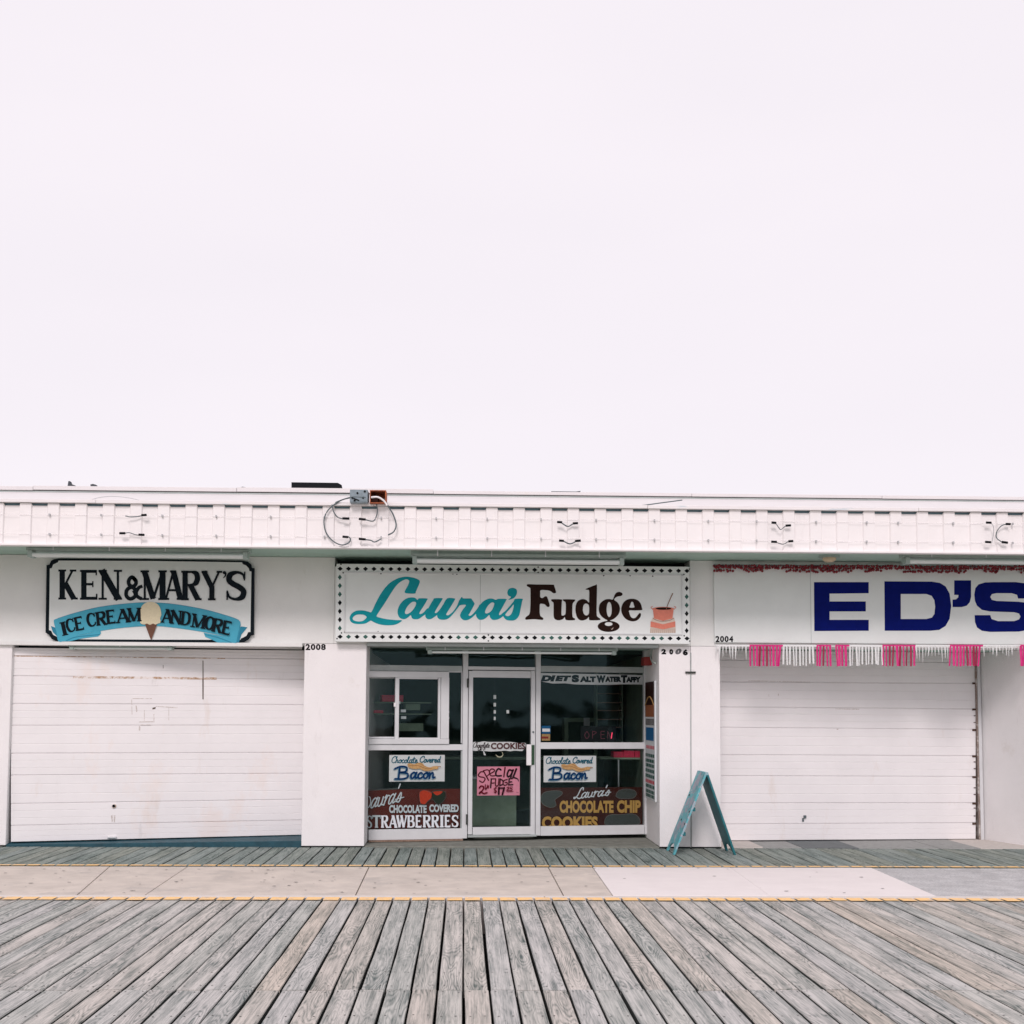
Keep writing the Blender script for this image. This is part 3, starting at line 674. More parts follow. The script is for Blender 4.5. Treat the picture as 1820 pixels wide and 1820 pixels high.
# ------------------------------------------------------------------ left roller shutter (panels follow its slight slope)
def shutter(pl, xl, xr_, ys_l, ys_r, label, panels_up):
    base = pl.P((xl+xr_)/2, ys_l[-1])
    D = bpy.data.objects.new('roller_door', None); COL.objects.link(D); place(D, base, B); D['label'] = label
    for i in range(len(ys_l)-1):
        mb = MB(); n = 3
        # each panel: face with two shallow pressed grooves, set between recessed joints
        A0 = pl.hit(xl, ys_l[i]); A1 = pl.hit(xr_, ys_r[i]); B0 = pl.hit(xl, ys_l[i+1]); B1 = pl.hit(xr_, ys_r[i+1])
        rows = [(0, -.014), (.022, 0), (.30, 0), (.315, -.004), (.33, 0), (.64, 0), (.655, -.004), (.67, 0), (.965, 0), (1, -.014)]
        vs = []
        for f_, o_ in rows:
            for (ta, tb) in ((A0, B0), (A1, B1)):
                u = ta[0]+(tb[0]-ta[0])*f_; z = ta[1]+(tb[1]-ta[1])*f_; vs.append(pl.pt(u, z, o_))
        fs = [(2*k+2, 2*k+3, 2*k+1, 2*k) for k in range(len(rows)-1)]
        nb = len(vs)
        for k in (0, 1, nb-2, nb-1): vs.append(vs[k]-pl.n*.04)
        fs += [(0, 1, nb+1, nb), (nb-1, nb-2, nb+2, nb+3), (nb, nb+1, nb+3, nb+2)]
        mb.add(vs, fs); mb.build('door_panel', M['door_l'] if pl is DL else M['door'], D)
    return D
yl = [1151, 1165, 1201, 1251, 1289.5, 1339.5, 1378, 1429, 1467.5, 1497]
yr = [1156, 1171.5, 1208, 1253, 1289, 1338, 1374.5, 1421, 1457.5, 1484]
D1 = shutter(DL, 19.5, 546, yl, yr, 'white roller shutter with rust lines, its sill sloping up to the right', 0)
mb = MB()
for (a, b, c, d, hgt) in ((24, 1166, 400, 1170.3, .8), (130, 1203.5, 385, 1206, 2.0)):
    mb.prism(DL, [(a, b-hgt), (c, d-hgt), (c, d+hgt), (a, b+hgt)], 0, .0012)
mb.build('rust_streak', M['rust'], D1)
mb = MB()
mb.prism(DL, [(360, 1174), (361.6, 1174), (361.8, 1207), (360, 1207)], 0, .0014)
mb.prism(DL, [(359.6, 1207), (362, 1207), (361.8, 1243), (359.8, 1243)], 0, .0016)
mb.prism(DL, [(289.6, 1182), (290.4, 1182), (290.4, 1188), (289.6, 1188)], 0, .0014)
mb.prism(DL, [(271, 1258), (277, 1256.5), (276, 1260), (271, 1261)], 0, .0014)
mb.build('dark_streak', M['scuff'], D1)
mb = MB()
for q in ([(234, 1241), (270, 1241), (270, 1242.2), (234, 1242.2)], [(247, 1282.4), (272, 1282), (272, 1283.6), (247, 1284)], [(241, 1254), (243, 1254), (244, 1264), (242, 1266)], [(273, 1269), (274.2, 1269), (274.2, 1284), (273, 1284)],
          [(277, 1254.8), (316, 1257), (316, 1258.6), (300, 1257.6), (277, 1256)], [(250, 1287.6), (268, 1287.6), (268, 1288.8), (250, 1288.8)], [(247, 1290), (249.6, 1292), (249, 1299), (246.6, 1298)], [(233.6, 1243), (234.6, 1243), (235.2, 1270), (234.2, 1270)], [(256, 1262), (257, 1262), (257, 1281), (256, 1281)], [(299.6, 1258), (300.5, 1258), (300.5, 1281), (299.6, 1281)],
          [(197, 1450), (200, 1448), (201, 1458), (199, 1462)], [(202, 1449), (205.4, 1449), (204, 1461), (202.4, 1462)]):
    mb.prism(DL, q, 0, .0012)
mb.build('tape_mark', M['tape'], D1)
c = DL.P(202.4, 1432.4); ring = MB()
ring.tube([c-DL.n*.0, c+DL.n*.012], .026, 14).build('lock', M['rust'], D1)
MB().tube([c+DL.n*.012, c+DL.n*.018], .017, 12).build('keyhole', M['black'], D1)
MB().px(DL, 191, 1486.5, 207, 1489.5, 0, .025).build('pull_handle', M['alu'], D1, bevel=.004)
# shadow gap frame and painted step
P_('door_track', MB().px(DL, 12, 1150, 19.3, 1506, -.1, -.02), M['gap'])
P_('door_header', MB().px(DL, 16, 1144, 537, 1150.5, -.06, -.02), M['door'])
s0 = DL.hit(19, 1497); s1 = DL.hit(536, 1484)
xl0, xl1 = wx(15), wx(537.8)
mb = MB(); A = DL.pt(s0[0], 0, .01); C = DL.pt(s1[0], 0, .01)
mb.hexa([(xl0, YP+.015, -.3), (xl1, YP+.015, -.3), (xl1, C.y+.1, -.3), (xl0, A.y+.1, -.3), (xl0, YP+.015, .022), (xl1, YP+.015, .072), (xl1, C.y+.1, s1[1]-.004), (xl0, A.y+.1, s0[1]-.004)])
P_('step', mb, M['teal_step'], .004, 'dark teal painted step under the left shutter')
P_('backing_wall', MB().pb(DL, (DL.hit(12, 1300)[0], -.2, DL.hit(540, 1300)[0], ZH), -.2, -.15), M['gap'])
# right shutter
yl2 = [1155, 1173, 1212, 1257, 1293, 1342, 1379, 1428, 1465, 1494.5]
yr2 = [1160, 1178, 1214.8, 1260.5, 1296.5, 1344, 1380.6, 1427.5, 1462.5, 1491.6]
D2 = shutter(DR, 1276, 1734, yl2, yr2, 'white roller shutter with a rusty hinged right edge', 0)
mb = MB()
for y in (1214.5, 1261, 1297.6, 1344, 1381, 1428, 1464): mb.px(DR, 1728, y-1.6, 1734.5, y+1.6, 0, .012)
for y in (1272, 1284, 1354, 1366, 1400, 1412, 1436, 1450): mb.px(DR, 1730.5, y-.6, 1733.5, y+.8, 0, .008)
mb.build('hinge', mat('rusty_hinge', (.09, .045, .03), .8, .4, 60), D2)
mb = MB(); mb.px(DR, 1428, 1449, 1432, 1454, 0, .02); mb.px(DR, 1425.5, 1454, 1428.5, 1460, 0, .01); mb.build('lock', M['cable'], D2)
mb = MB()
for q in ([(1485, 1259.4), (1527, 1259.8), (1527, 1261.2), (1485, 1260.6)], [(1487, 1295.2), (1490, 1295.2), (1490, 1297), (1487, 1297)], [(1366, 1234), (1367, 1234), (1367, 1238), (1366, 1238)], [(1382.6, 1233), (1384, 1233), (1383.8, 1237), (1383, 1237)], [(1330, 1209.4), (1440, 1211.6), (1440, 1212.4), (1330, 1210.4)]): mb.prism(DR, q, 0, .0012)
mb.build('tape_mark', M['tape'], D2)
P_('door_track', MB().px(DR, 1735.2, 1160, 1738, 1493, -.1, .02), mat('rusty_track', (.30, .24, .21), .8, .3, 40, stains=[(9, .5, (.6, .57, .54), .8, (1, 1, 1))]))
P_('door_jamb', MB().px(DR, 1738.4, 1150, 1744, 1494, -.1, .02), M['alu'])
P_('sill', MB().px(DR, 1276, 1495, 1735, 1497.2, -.1, .03), M['patch_dark'])
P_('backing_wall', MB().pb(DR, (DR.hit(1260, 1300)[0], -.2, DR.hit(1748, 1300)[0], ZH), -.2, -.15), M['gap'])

# ------------------------------------------------------------------ glazed shop front
def frame_part(name, rects, parent, m='alu', o0=-.045, o1=0, bevel=.003, label=None):
    mb = MB()
    for r_ in rects: mb.px(GLS, *r_, o0+random.uniform(-.0008, .0008), o1+random.uniform(-.0006, .0006))
    o = mb.build(name, M[m], parent, bevel=bevel)
    if label: o['label'] = label
    return o
def pane(x0, y0, x1, y1, parent, off=-.03):
    mb = MB(); u0_, z0, u1, z1 = GLS.rect(x0, y0, x1, y1)
    mb.add([GLS.pt(u0_, z0, off), GLS.pt(u1, z0, off), GLS.pt(u1, z1, off), GLS.pt(u0_, z1, off)], [(0, 1, 2, 3)])
    return mb.build('pane', M['glass'], parent)
mulls = [(647.5, 1147, 655, 1494), (822, 1150, 831, 1490), (952, 1150, 960.5, 1485), (1145, 1152, 1150.5, 1483)]
for r_ in mulls: P_('mullion', MB().px(GLS, *r_, -.07, .012), M['alu'], .003)
# transoms
wt = bpy.data.objects.new('transom_window', None); COL.objects.link(wt); place(wt, GLS.P(900, 1190), B)
frame_part('rail', [(655, 1182.5, 822, 1193)], wt, 'alu_old'); frame_part('rail', [(831, 1185, 952, 1191)], wt); frame_part('rail', [(960.5, 1184.5, 1145, 1195)], wt, 'alu_old')
pane(655, 1146, 822, 1183, wt); pane(831, 1148, 952, 1186, wt); pane(960.5, 1149, 1145, 1185, wt)
# sliding window of the left bay
ws = bpy.data.objects.new('sliding_window', None); COL.objects.link(ws); place(ws, GLS.P(720, 1325), B)
frame_part('frame', [(655, 1193.4, 797.5, 1204), (783, 1204.2, 797.5, 1313), (655, 1313.2, 797.5, 1322.5)], ws, o0=-.05, o1=.03)
frame_part('sash', [(702, 1202, 709, 1314), (709.2, 1202.5, 778, 1207), (778.2, 1202, 782.6, 1314), (709.2, 1311, 778, 1314.5)], ws, o0=-.04, o1=.015)
frame_part('sash', [(655, 1203.6, 701.6, 1205.6), (655, 1309.5, 701.6, 1312.8)], ws, o0=-.06, o1=-.03)
pane(656, 1205, 702, 1310, ws, -.045); pane(709, 1206, 778.5, 1311.5, ws, -.012)
MB().px(GLS, 699.5, 1249, 703, 1256, .015, .03).build('latch', M['tag_white'], ws)
wn = bpy.data.objects.new('side_light', None); COL.objects.link(wn); place(wn, GLS.P(810, 1322), B)
frame_part('frame', [(797.8, 1193.4, 821.8, 1195), (820, 1195.2, 821.8, 1321), ], wn); pane(797.5, 1194, 821, 1322, wn)
# lower left light
wlw = bpy.data.objects.new('lower_window', None); COL.objects.link(wlw); place(wlw, GLS.P(740, 1492), B)
frame_part('rail', [(655, 1323, 822, 1333.5)], wlw, o1=.012); frame_part('bottom_rail', [(655, 1473.5, 822, 1492)], wlw, o1=.01); frame_part('stile', [(819, 1333.8, 821.8, 1473)], wlw, 'alu_old')
pane(655, 1333, 820, 1474, wlw)
P_('sill', MB().px(GLS, 655, 1492.4, 822, 1495, -.07, .03), mat('sill_brown', (.35, .24, .18), .8, .4, 30))
# right bay
wrb = bpy.data.objects.new('display_window', None); COL.objects.link(wrb); place(wrb, GLS.P(1050, 1484), B)
frame_part('rail', [(960.5, 1319.5, 1145, 1331)], wrb, o1=.012); frame_part('bottom_rail', [(960.5, 1467.5, 1145, 1484)], wrb, o1=.01)
pane(960.5, 1195, 1145, 1320, wrb); pane(960.5, 1331, 1145, 1468, wrb)
# door
dr = bpy.data.objects.new('shop_door', None); COL.objects.link(dr); place(dr, GLS.P(892, 1484), B); dr['label'] = 'white framed glass shop door'
frame_part('door_frame', [(832.2, 1192.4, 839.6, 1483), (839.8, 1192.4, 943, 1204.5), (943.2, 1192.4, 950.6, 1483), (839.8, 1469.5, 943, 1483)], dr, o1=.018)
pane(839, 1204, 943.5, 1470, dr, -.01)
MB().px(GLS, 934.5, 1323, 943, 1360, .018, .05).build('handle', M['tag_white'], dr, bevel=.004)
MB().px(GLS, 943.4, 1324, 949, 1359, .018, .03).build('lock', M['greenbox'], dr, bevel=.002)
MB().px(GLS, 829.6, 1206, 832.2, 1222, .012, .03).build('hinge', M['hinge'], dr); MB().px(GLS, 827.8, 1447, 830.6, 1465, .012, .03).build('hinge', M['hinge'], dr)
MB().tube([GLS.P(947, 1301)+GLS.n*.018, GLS.P(947, 1301)+GLS.n*.03], .012, 10).build('keyhole', M['cable'], dr)
P_('threshold', MB().px(GLS, 831, 1483.4, 952, 1487, -.1, .05), M['alu_old'], .003)
# interior
zi = .0
ix0, ix1 = wx(649)+.03, xb+.12
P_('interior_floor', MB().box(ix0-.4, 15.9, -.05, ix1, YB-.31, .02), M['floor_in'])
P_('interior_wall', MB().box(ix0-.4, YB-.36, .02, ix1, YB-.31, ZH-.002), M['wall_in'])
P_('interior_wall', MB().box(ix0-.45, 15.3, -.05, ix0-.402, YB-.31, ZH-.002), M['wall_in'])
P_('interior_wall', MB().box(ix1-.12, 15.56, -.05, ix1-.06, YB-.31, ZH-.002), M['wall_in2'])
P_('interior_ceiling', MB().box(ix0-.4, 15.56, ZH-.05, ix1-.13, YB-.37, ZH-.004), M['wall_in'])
ipl = front(17.2)
# shelf unit with boards seen through the right bay
SH = thing('shelf_unit', ipl.P(1075, 1400), 'dim wall shelf with thin boards behind the right shop window', 'shelf')
mb = MB(); mb.px(ipl, 1062, 1195, 1105, 1330, -.35, -.32).build('back_panel', M['wall_in'], SH)
for y in (1216, 1232, 1248, 1262, 1278, 1292):
    MB().px(ipl, 1062, y, 1105, y+1.6, -.32, 0).build('shelf', M['barrel_line'], SH)
for x in (1060, 1105): MB().px(ipl, x, 1195, x+2, 1330, -.35, 0).build('upright', M['wall_in2'], SH)
rgb = random.Random(2)
CT = thing('counter', ipl.P(900, 1440), 'dark sales counter standing inside the shop behind the glass door', 'counter')
MB().px(front(17.6), 700, 1345, 1040, 1350, -.5, .05).build('counter_top', M['wall_in2'], CT, bevel=.004)
MB().px(front(17.6), 705, 1350.5, 1035, 1440, -.45, 0).build('counter_front', M['wall_in'], CT)
TB = thing('steel_table', GLS.P(1110, 1430)+Vector((0, .5, 0)), 'steel table holding pink boxes inside the right window', 'table')
tpl = front(16.1)
MB().px(tpl, 1066, 1346, 1152, 1349, -.4, .1).build('table_top', M['wall_in2'], TB)
for x in (1098, 1143): MB().px(tpl, x, 1350, x+2.2, 1440, -.02, .02).build('leg', M['chrome'], TB)
for i, (a, b, c, d) in enumerate(((1089, 1336, 1107, 1346), (1107.6, 1334.4, 1126, 1346), (1126.6, 1334.8, 1144, 1346))):
    tag(MB().px(tpl, a, b, c, d, -.2, .08).build('candy_box', M['boxpink'], bevel=.004), 'pink candy box behind the right window, ' + ('left one of the row', 'middle one of the row', 'right one of the row')[i], 'box', 'pink boxes on the steel table')
fz = front(18.2)
t = thing('fridge', fz.P(1030, 1400), 'dim pale fridge cabinet deep inside behind the right shop window', 'fridge')
MB().px(fz, 1003, 1276, 1062, 1400, -.5, 0).build('cabinet', M['wall_in2'], t, bevel=.01)
MB().px(fz, 1010, 1283, 1055, 1340, 0, .02).build('door', M['wall_in'], t, bevel=.005)
MB().px(fz, 1037, 1276, 1048, 1290, .021, .024).build('notice', M['menu_white'], t)
fz2 = front(17.0)
t = thing('freezer', fz2.P(885, 1465), 'low pale green freezer chest inside the shop behind the lower half of the glass door', 'freezer')
MB().px(fz2, 838, 1386, 918, 1470, -.6, 0).build('body', M['wall_in2'], t, bevel=.01)
MB().px(fz2, 836, 1380, 920, 1385.5, -.6, .02).build('lid', M['menu_white'], t, bevel=.005)
# OPEN sign standing in the right window
opn = thing('open_sign', GLS.P(1065, 1318), 'black neon open sign, mostly unlit, in the right shop window', 'sign')
MB().px(GLS, 1036, 1291, 1099, 1318.5, -.14, -.10).build('sign_box', M['black'], opn, bevel=.003)
ik = Ink(GLS, -.098)
for ch, x, m_ in (('O', 1042, 0), ('P', 1056, 0), ('E', 1071, 0), ('N', 1084, 0)):
    if ch == 'O': ik.stroke([(x+5, 1300), (x+1, 1307), (x+5, 1313), (x+9, 1307), (x+5, 1300)], 1, m_)
    if ch == 'P': ik.stroke([(x+1, 1313), (x+1, 1300)], 1, m_, False); ik.stroke([(x+1, 1300), (x+8, 1302), (x+1, 1307)], 1, m_)
    if ch == 'E':
        for a in (((1, 1313), (1, 1300)), ((1, 1300), (8, 1300)), ((1, 1306), (7, 1306)), ((1, 1313), (8, 1313))): ik.stroke([(x+a[0][0], a[0][1]), (x+a[1][0], a[1][1])], 1, m_, False)
    if ch == 'N': ik.stroke([(x, 1313), (x, 1300), (x, 1300)], 1, m_, False); ik.stroke([(x, 1300), (x+6, 1313)], 1, m_, False); ik.stroke([(x+6.5, 1313), (x+4+4, 1302)], 1.5, 1, False)
ik.build('neon_letters', [M['neon_off'], M['neon_on']], opn)
# small white cards standing in for light glints in the door glass
for (xx, ys, lab) in ((883, (1235, 1249, 1262, 1274), 'string of four small white cards standing in for light glints in the door glass'),):
    tg = thing('glint_cards', GLS.P(xx, 1285)-GLS.n*.12, lab, 'glints')
    for k, y in enumerate(ys): MB().px(GLS, xx-2.2+.2*k, y, xx+2.4-.3*k, y+7-k*.4, -.128, -.122).build('card', M['tag_white'], tg)
    MB().tube([GLS.P(xx, 1205)-GLS.n*.12, GLS.P(xx, 1290)-GLS.n*.12], .0012, 5).build('string', M['cable'], tg)
tag(MB().px(GLS, 904, 1262, 908.5, 1268, -.13, -.12).build('card', M['tag_white']), 'single small white card right of the card string behind the door', 'card')
cards = [(726, 1261, 'upper'), (726.5, 1273, 'middle'), (716, 1246, 'topmost')]
for x, y, q in cards: tag(MB().px(GLS, x-8, y, x+1, y+5, -.30, -.29).build('price_card', M['menu_white']), q+' pale card inside the sliding window', 'card', 'cards inside the sliding window')
for (a, b, c, d, m_, lab) in ((697, 1233, 738, 1246, 'boxpink', 'dim pink carton on the shelf inside the sliding window, upper one'), (660, 1262, 700, 1268, 'boxpink', 'flat dim pink carton inside the left half of the sliding window'),
                              (742, 1250, 770, 1262, 'wall_in2', 'dim green carton inside the right half of the sliding window'), (725, 1287, 776, 1302, 'wall_in2', 'low dim green carton on the counter inside the sliding window')):
    tag(MB().px(GLS, a, b, c, d, -1.3, -1.1).build('carton', M[m_], bevel=.004), lab, 'box', 'cartons inside the sliding window')
ssp = thing('stock_shelf', GLS.P(715, 1300)-GLS.n*1.2, 'dim shelf of two boards inside the left sliding window', 'shelf')
for y in (1246.5, 1268.5): MB().px(GLS, 650, y, 790, y+2, -1.35, -1.05).build('shelf', M['wall_in2'], ssp)
for y, q in ((1264, 'upper'), (1274.5, 'lower')): tag(MB().px(GLS, 802, y, 806, y+3.6, -.30, -.295).build('price_card', M['tag_white']), q+' tiny white card behind the narrow side light', 'card', 'cards behind the narrow side light')

# ------------------------------------------------------------------ window signs
def board(name, pl, r_, off, th, m, label, cat, ink=None, group=None, bevel=.001):
    x0, y0, x1, y1 = r_
    t = thing(name, pl.P((x0+x1)/2, y1)+pl.n*off, label, cat, group)
    MB().px(pl, x0, y0, x1, y1, off, off+th).build('panel', m, t, bevel=bevel)
    return t
# "Chocolate Covered Bacon" cards
BP = GLS
for (x0, y0, x1, y1, lab) in ((692.5, 1342, 791.5, 1389.5, 'white chocolate covered bacon card above the strawberries board'), (967.8, 1343.5, 1061.5, 1390.5, 'white chocolate covered bacon card above the cookies board')):
    t = board('bacon_card', GLS, (x0, y0, x1, y1), -.05, .004, M['paper'], lab, 'sign', group='bacon cards in the shop windows')
    sx = (x1-x0)/1390; sy = (y1-y0)/660
    ik = Ink(GLS, -.0455, lambda x, y, a=x0, b=y0, sx=sx, sy=sy: (a+(x-175)*sx, b+(y-165)*sy))
    cursive(ik, 'Chocolate', 225, 205, 880, 362, 23, 0, .12); cursive(ik, 'Covered', 930, 200, 1450, 345, 23, 0, .12)
    for dx, dy, mi in ((-18, 18, 3), (0, 0, 1)):
        cursive(ik, 'B', 330+dx, 450+dy, 640+dx, 755+dy, 44, mi, .05); cursive(ik, 'acon', 690+dx, 460+dy, 1310+dx, 740+dy, 44, mi, .1)
    ik.fill([[(630, 390), (700, 370), (800, 390), (900, 355), (1000, 370), (1060, 430), (1180, 470), (1300, 440), (1390, 450), (1380, 510), (1290, 520), (1180, 555), (1040, 550), (930, 500), (850, 515), (720, 495), (650, 460)]], 2)
    ik.stroke([(1380, 450), (1460, 455)], 18, 4, False); ik.stroke([(650, 410), (760, 430), (870, 420), (980, 460), (1100, 500), (1250, 500)], 14, 4)
    ik.stroke([(900, 380), (980, 400), (1050, 450)], 14, 4)
    ik.build('print', [M['script_teal'], M['script_blue'], M['bacon'], M['shadow_ink'], M['bacon2']], t)
# pink SPECIAL card on the door
t = board('price_poster', GLS, (848.5, 1362.5, 924.5, 1414), -.024, .003, M['pinkpaper'], 'pink hand-lettered special fudge price card on the glass door', 'poster')
ik = Ink(GLS, -.0205, lambda x, y: (830+x/14, 1300+y/14))
sp = [([(415, 1010), (350, 1010), (290, 1090), (330, 1130), (430, 1150), (455, 1200), (400, 1270), (320, 1235)], 34, 0), ([(415, 980), (545, 1220)], 34, 0), ([(430, 975), (530, 960), (570, 1040), (510, 1110), (470, 1090)], 30, 0),
 ([(565, 1060), (680, 1000), (680, 950), (610, 940), (565, 1010), (600, 1100), (700, 1105)], 32, 0), ([(850, 960), (790, 930), (730, 1010), (740, 1100), (860, 1105)], 44, 1), ([(955, 900), (925, 1130)], 36, 0),
 ([(1140, 990), (1060, 960), (1010, 1060), (1030, 1130), (1100, 1080), (1160, 960)], 44, 1), ([(1150, 960), (1095, 1160)], 40, 1), ([(1235, 935), (1160, 1130)], 46, 1), ([(1150, 1140), (1260, 1180), (1290, 1240)], [46, 30, 16], 1),
 ([(612, 1180), (595, 1400)], 36, 1), ([(600, 1180), (700, 1180)], 26, 0), ([(600, 1290), (680, 1282)], 26, 0), ([(720, 1180), (712, 1330), (745, 1360), (785, 1330), (800, 1180)], 30, 0), ([(832, 1180), (822, 1350)], 30, 0), ([(830, 1185), (895, 1225), (895, 1310), (820, 1350)], 30, 1),
 ([(1005, 1195), (930, 1220), (905, 1290), (935, 1340), (1000, 1320), (1000, 1268), (955, 1270)], 26, 0), ([(1055, 1175), (1042, 1330)], 34, 1), ([(1050, 1180), (1145, 1168)], 26, 1), ([(1045, 1260), (1120, 1252)], 26, 1), ([(1040, 1330), (1145, 1322)], 28, 1),
 ([(310, 1410), (350, 1360), (415, 1380), (400, 1450), (310, 1550), (345, 1500), (420, 1545), (500, 1525)], 34, 0), ([(460, 1320), (455, 1430)], 20, 0), ([(455, 1420), (490, 1400), (480, 1440)], 16, 0), ([(510, 1330), (505, 1400), (535, 1400), (540, 1360), (510, 1360)], 18, 0), ([(460, 1460), (550, 1340)], 12, 0),
 ([(735, 1400), (680, 1420), (690, 1460), (735, 1480), (715, 1520), (675, 1505)], 20, 0), ([(712, 1385), (702, 1540)], 14, 0), ([(795, 1400), (790, 1560)], 46, 1), ([(790, 1410), (935, 1402)], 30, 1), ([(930, 1400), (880, 1570)], 42, 1),
 ([(990, 1405), (1030, 1380), (1040, 1420), (985, 1465), (1050, 1465)], 18, 0), ([(1135, 1385), (1080, 1385), (1075, 1420), (1120, 1425), (1115, 1465), (1065, 1470)], 18, 0), ([(980, 1495), (1150, 1490)], 16, 0), ([(1225, 1508), (1280, 1520)], 8, 0)]
for p, w_, mi in sp: ik.stroke(p, w_, mi, True, True)
ik.build('handwriting', [M['marker'], M['markerb']], t)
# COOKIES paper strip
t = thing('paper_strip', GLS.P(890, 1336)-GLS.n*.02, 'torn white chocolate chip cookies paper strip across the glass door', 'sign')
ik = Ink(GLS, -.024, lambda x, y: (830+x/14, 1300+y/14))
ik.fill([[(135, 300), (200, 262), (300, 270), (420, 248), (560, 262), (800, 262), (1100, 262), (1300, 290), (1450, 285), (1470, 330), (1455, 420), (1420, 450), (1380, 490), (1200, 480), (1080, 495), (960, 480), (800, 492), (600, 500), (480, 492), (300, 480), (220, 485), (135, 455)]], 0, n=4)
cursive(ik, 'Chocolate', 150, 275, 560, 400, 15, 1, .3); cursive(ik, 'Ch', 270, 375, 360, 470, 14, 1, .3); ik.stroke([(385, 420), (380, 450)], 12, 1, False); ik.stroke([(420, 480), (430, 420), (460, 425), (440, 450)], 12, 1)
ik.text('COOKIES', 600, 285, 1455, 440, 2, .035)
ik.stroke([(420, 490), (440, 570), (470, 570)], [20, 40, 40], 0); ik.stroke([(720, 580), (780, 630), (860, 630), (900, 570), (870, 500)], [10, 24, 24, 14, 8], 3)
ik.build('paper', [M['paper'], M['markerb'], mat('cookies_red_print', (.10, .012, .015), .5), M['cream']], t)
# DIET SALTWATER TAFFY paper banner
t = thing('paper_banner', GLS.P(1052, 1215)-GLS.n*.05, 'white diet saltwater taffy paper banner at the top of the right window', 'sign')
ik = Ink(GLS, -.05, lambda x, y: (880+x/4.789, 1140+y/4.789))
ik.fill([[(388, 268), (1268, 285), (1268, 366), (1100, 364), (980, 368), (850, 368), (700, 366), (600, 356), (500, 358), (388, 338)]], 0, False)
ik.text('DI', 405, 287, 515, 340, 1, -.0 + .085, .35); ik.text('ET', 527, 290, 650, 338, 1, -.0 + .085, .35); ik.text('S', 660, 283, 725, 348, 1, -.0 + .085, 0)
ik.text('ALT', 730, 297, 868, 346, 1, -.0 + .085); ik.text('W', 872, 288, 950, 352, 1, -.0 + .085); ik.text('ATER', 945, 298, 1085, 345, 1, -.0 + .085); ik.text('T', 1080, 286, 1135, 352, 1, -.0 + .085); ik.text('AFFY', 1125, 300, 1250, 348, 1, -.0 + .085)
ik.build('paper', [M['paper'], M['ink']], t)
# sticker in the corner of the window
t = board('window_sticker', GLS, (963.8, 1290, 979.5, 1304), -.034, .001, M['menu_blue'], 'small square blue and white sticker in the right window corner', 'sticker')
MB().px(GLS, 965, 1295, 978.5, 1300.5, -.0328, -.032).build('sticker_print', M['paper'], t)
t = board('window_sticker', GLS, (964, 1304.8, 979, 1316.5), -.034, .001, M['bacon'], 'small worn orange sticker below the blue one in the window', 'sticker')
MB().px(GLS, 963, 1309, 976, 1313, -.0328, -.032).build('sticker_print', M['alarm'], t)
# strawberries board
t = board('window_board', GLS, (655, 1403, 820, 1473), -.07, .01, M['redboard'], 'dark red chocolate covered strawberries board low in the left window', 'sign')
ik = Ink(GLS, -.0595, lambda x, y: (640+x/7, 1320+y/7))
ik.fill([[(108, 590), (470, 565), (490, 585), (108, 600)]], 4, False)
for dx, dy, mi in ((5, 6, 5), (0, 0, 0)):
    cursive(ik, "aura's", 125+dx, 600+dy, 505+dx, 820+dy, 15, mi, .28, rise=.22)
    ik.stroke([(108+dx, 815+dy), (135+dx, 760+dy), (130+dx, 690+dy), (112+dx, 670+dy)], 12, mi)
    ik.stroke([(440+dx, 710+dy), (555+dx, 680+dy)], 10, mi, False)
ik.text('CHOCOLATE', 372, 782, 838, 884, 5, .05); ik.text('CHOCOLATE', 367, 778, 834, 880, 0, .05)
ik.text('COVERED', 872, 774, 1240, 872, 5, .05); ik.text('COVERED', 867, 770, 1236, 868, 0, .05)
xs = [(120, 150), ]
word = 'TRAWBERRIES'; spans = [(150, 265), (262, 362), (358, 468), (455, 590), (588, 690), (690, 782), (782, 888), (888, 990), (990, 1050), (1052, 1140), (1140, 1230)]
for dx, dy, mi in ((7, 7, 5), (0, 0, 0)):
    serif(ik, 'S', 84+dx, 908+dy, 154+dx, 1066+dy, mi, 0, .27, .15)
    for ch, (a, b) in zip(word, spans): serif(ik, ch, a+dx, 908-(a-150)*.006+dy, b+dx, 1062-(a-150)*.01+dy, mi, 0, .27, .15)
ik.fill([[(745, 620), (800, 590), (850, 600), (890, 625), (885, 690), (840, 730), (810, 765), (760, 755), (742, 700)]], 1)
ik.fill([[(905, 625), (930, 602), (1030, 602), (1062, 630), (1050, 700), (1010, 750), (970, 760), (930, 730), (900, 690)]], 3)
ik.fill([[(915, 612), (1000, 605), (1030, 612), (1000, 640), (960, 655), (930, 640)]], 1)
ik.stroke([(885, 625), (800, 590), (745, 615), (742, 700), (760, 765), (810, 768), (890, 700), (960, 765), (1010, 755), (1065, 690), (1070, 630), (1040, 600), (930, 600), (885, 625)], 5, 4)
ik.build('print', [M['wtext'], M['straw'], M['paper'], M['darkchoc'], M['cookie_grey'], M['menu_brown']], t)
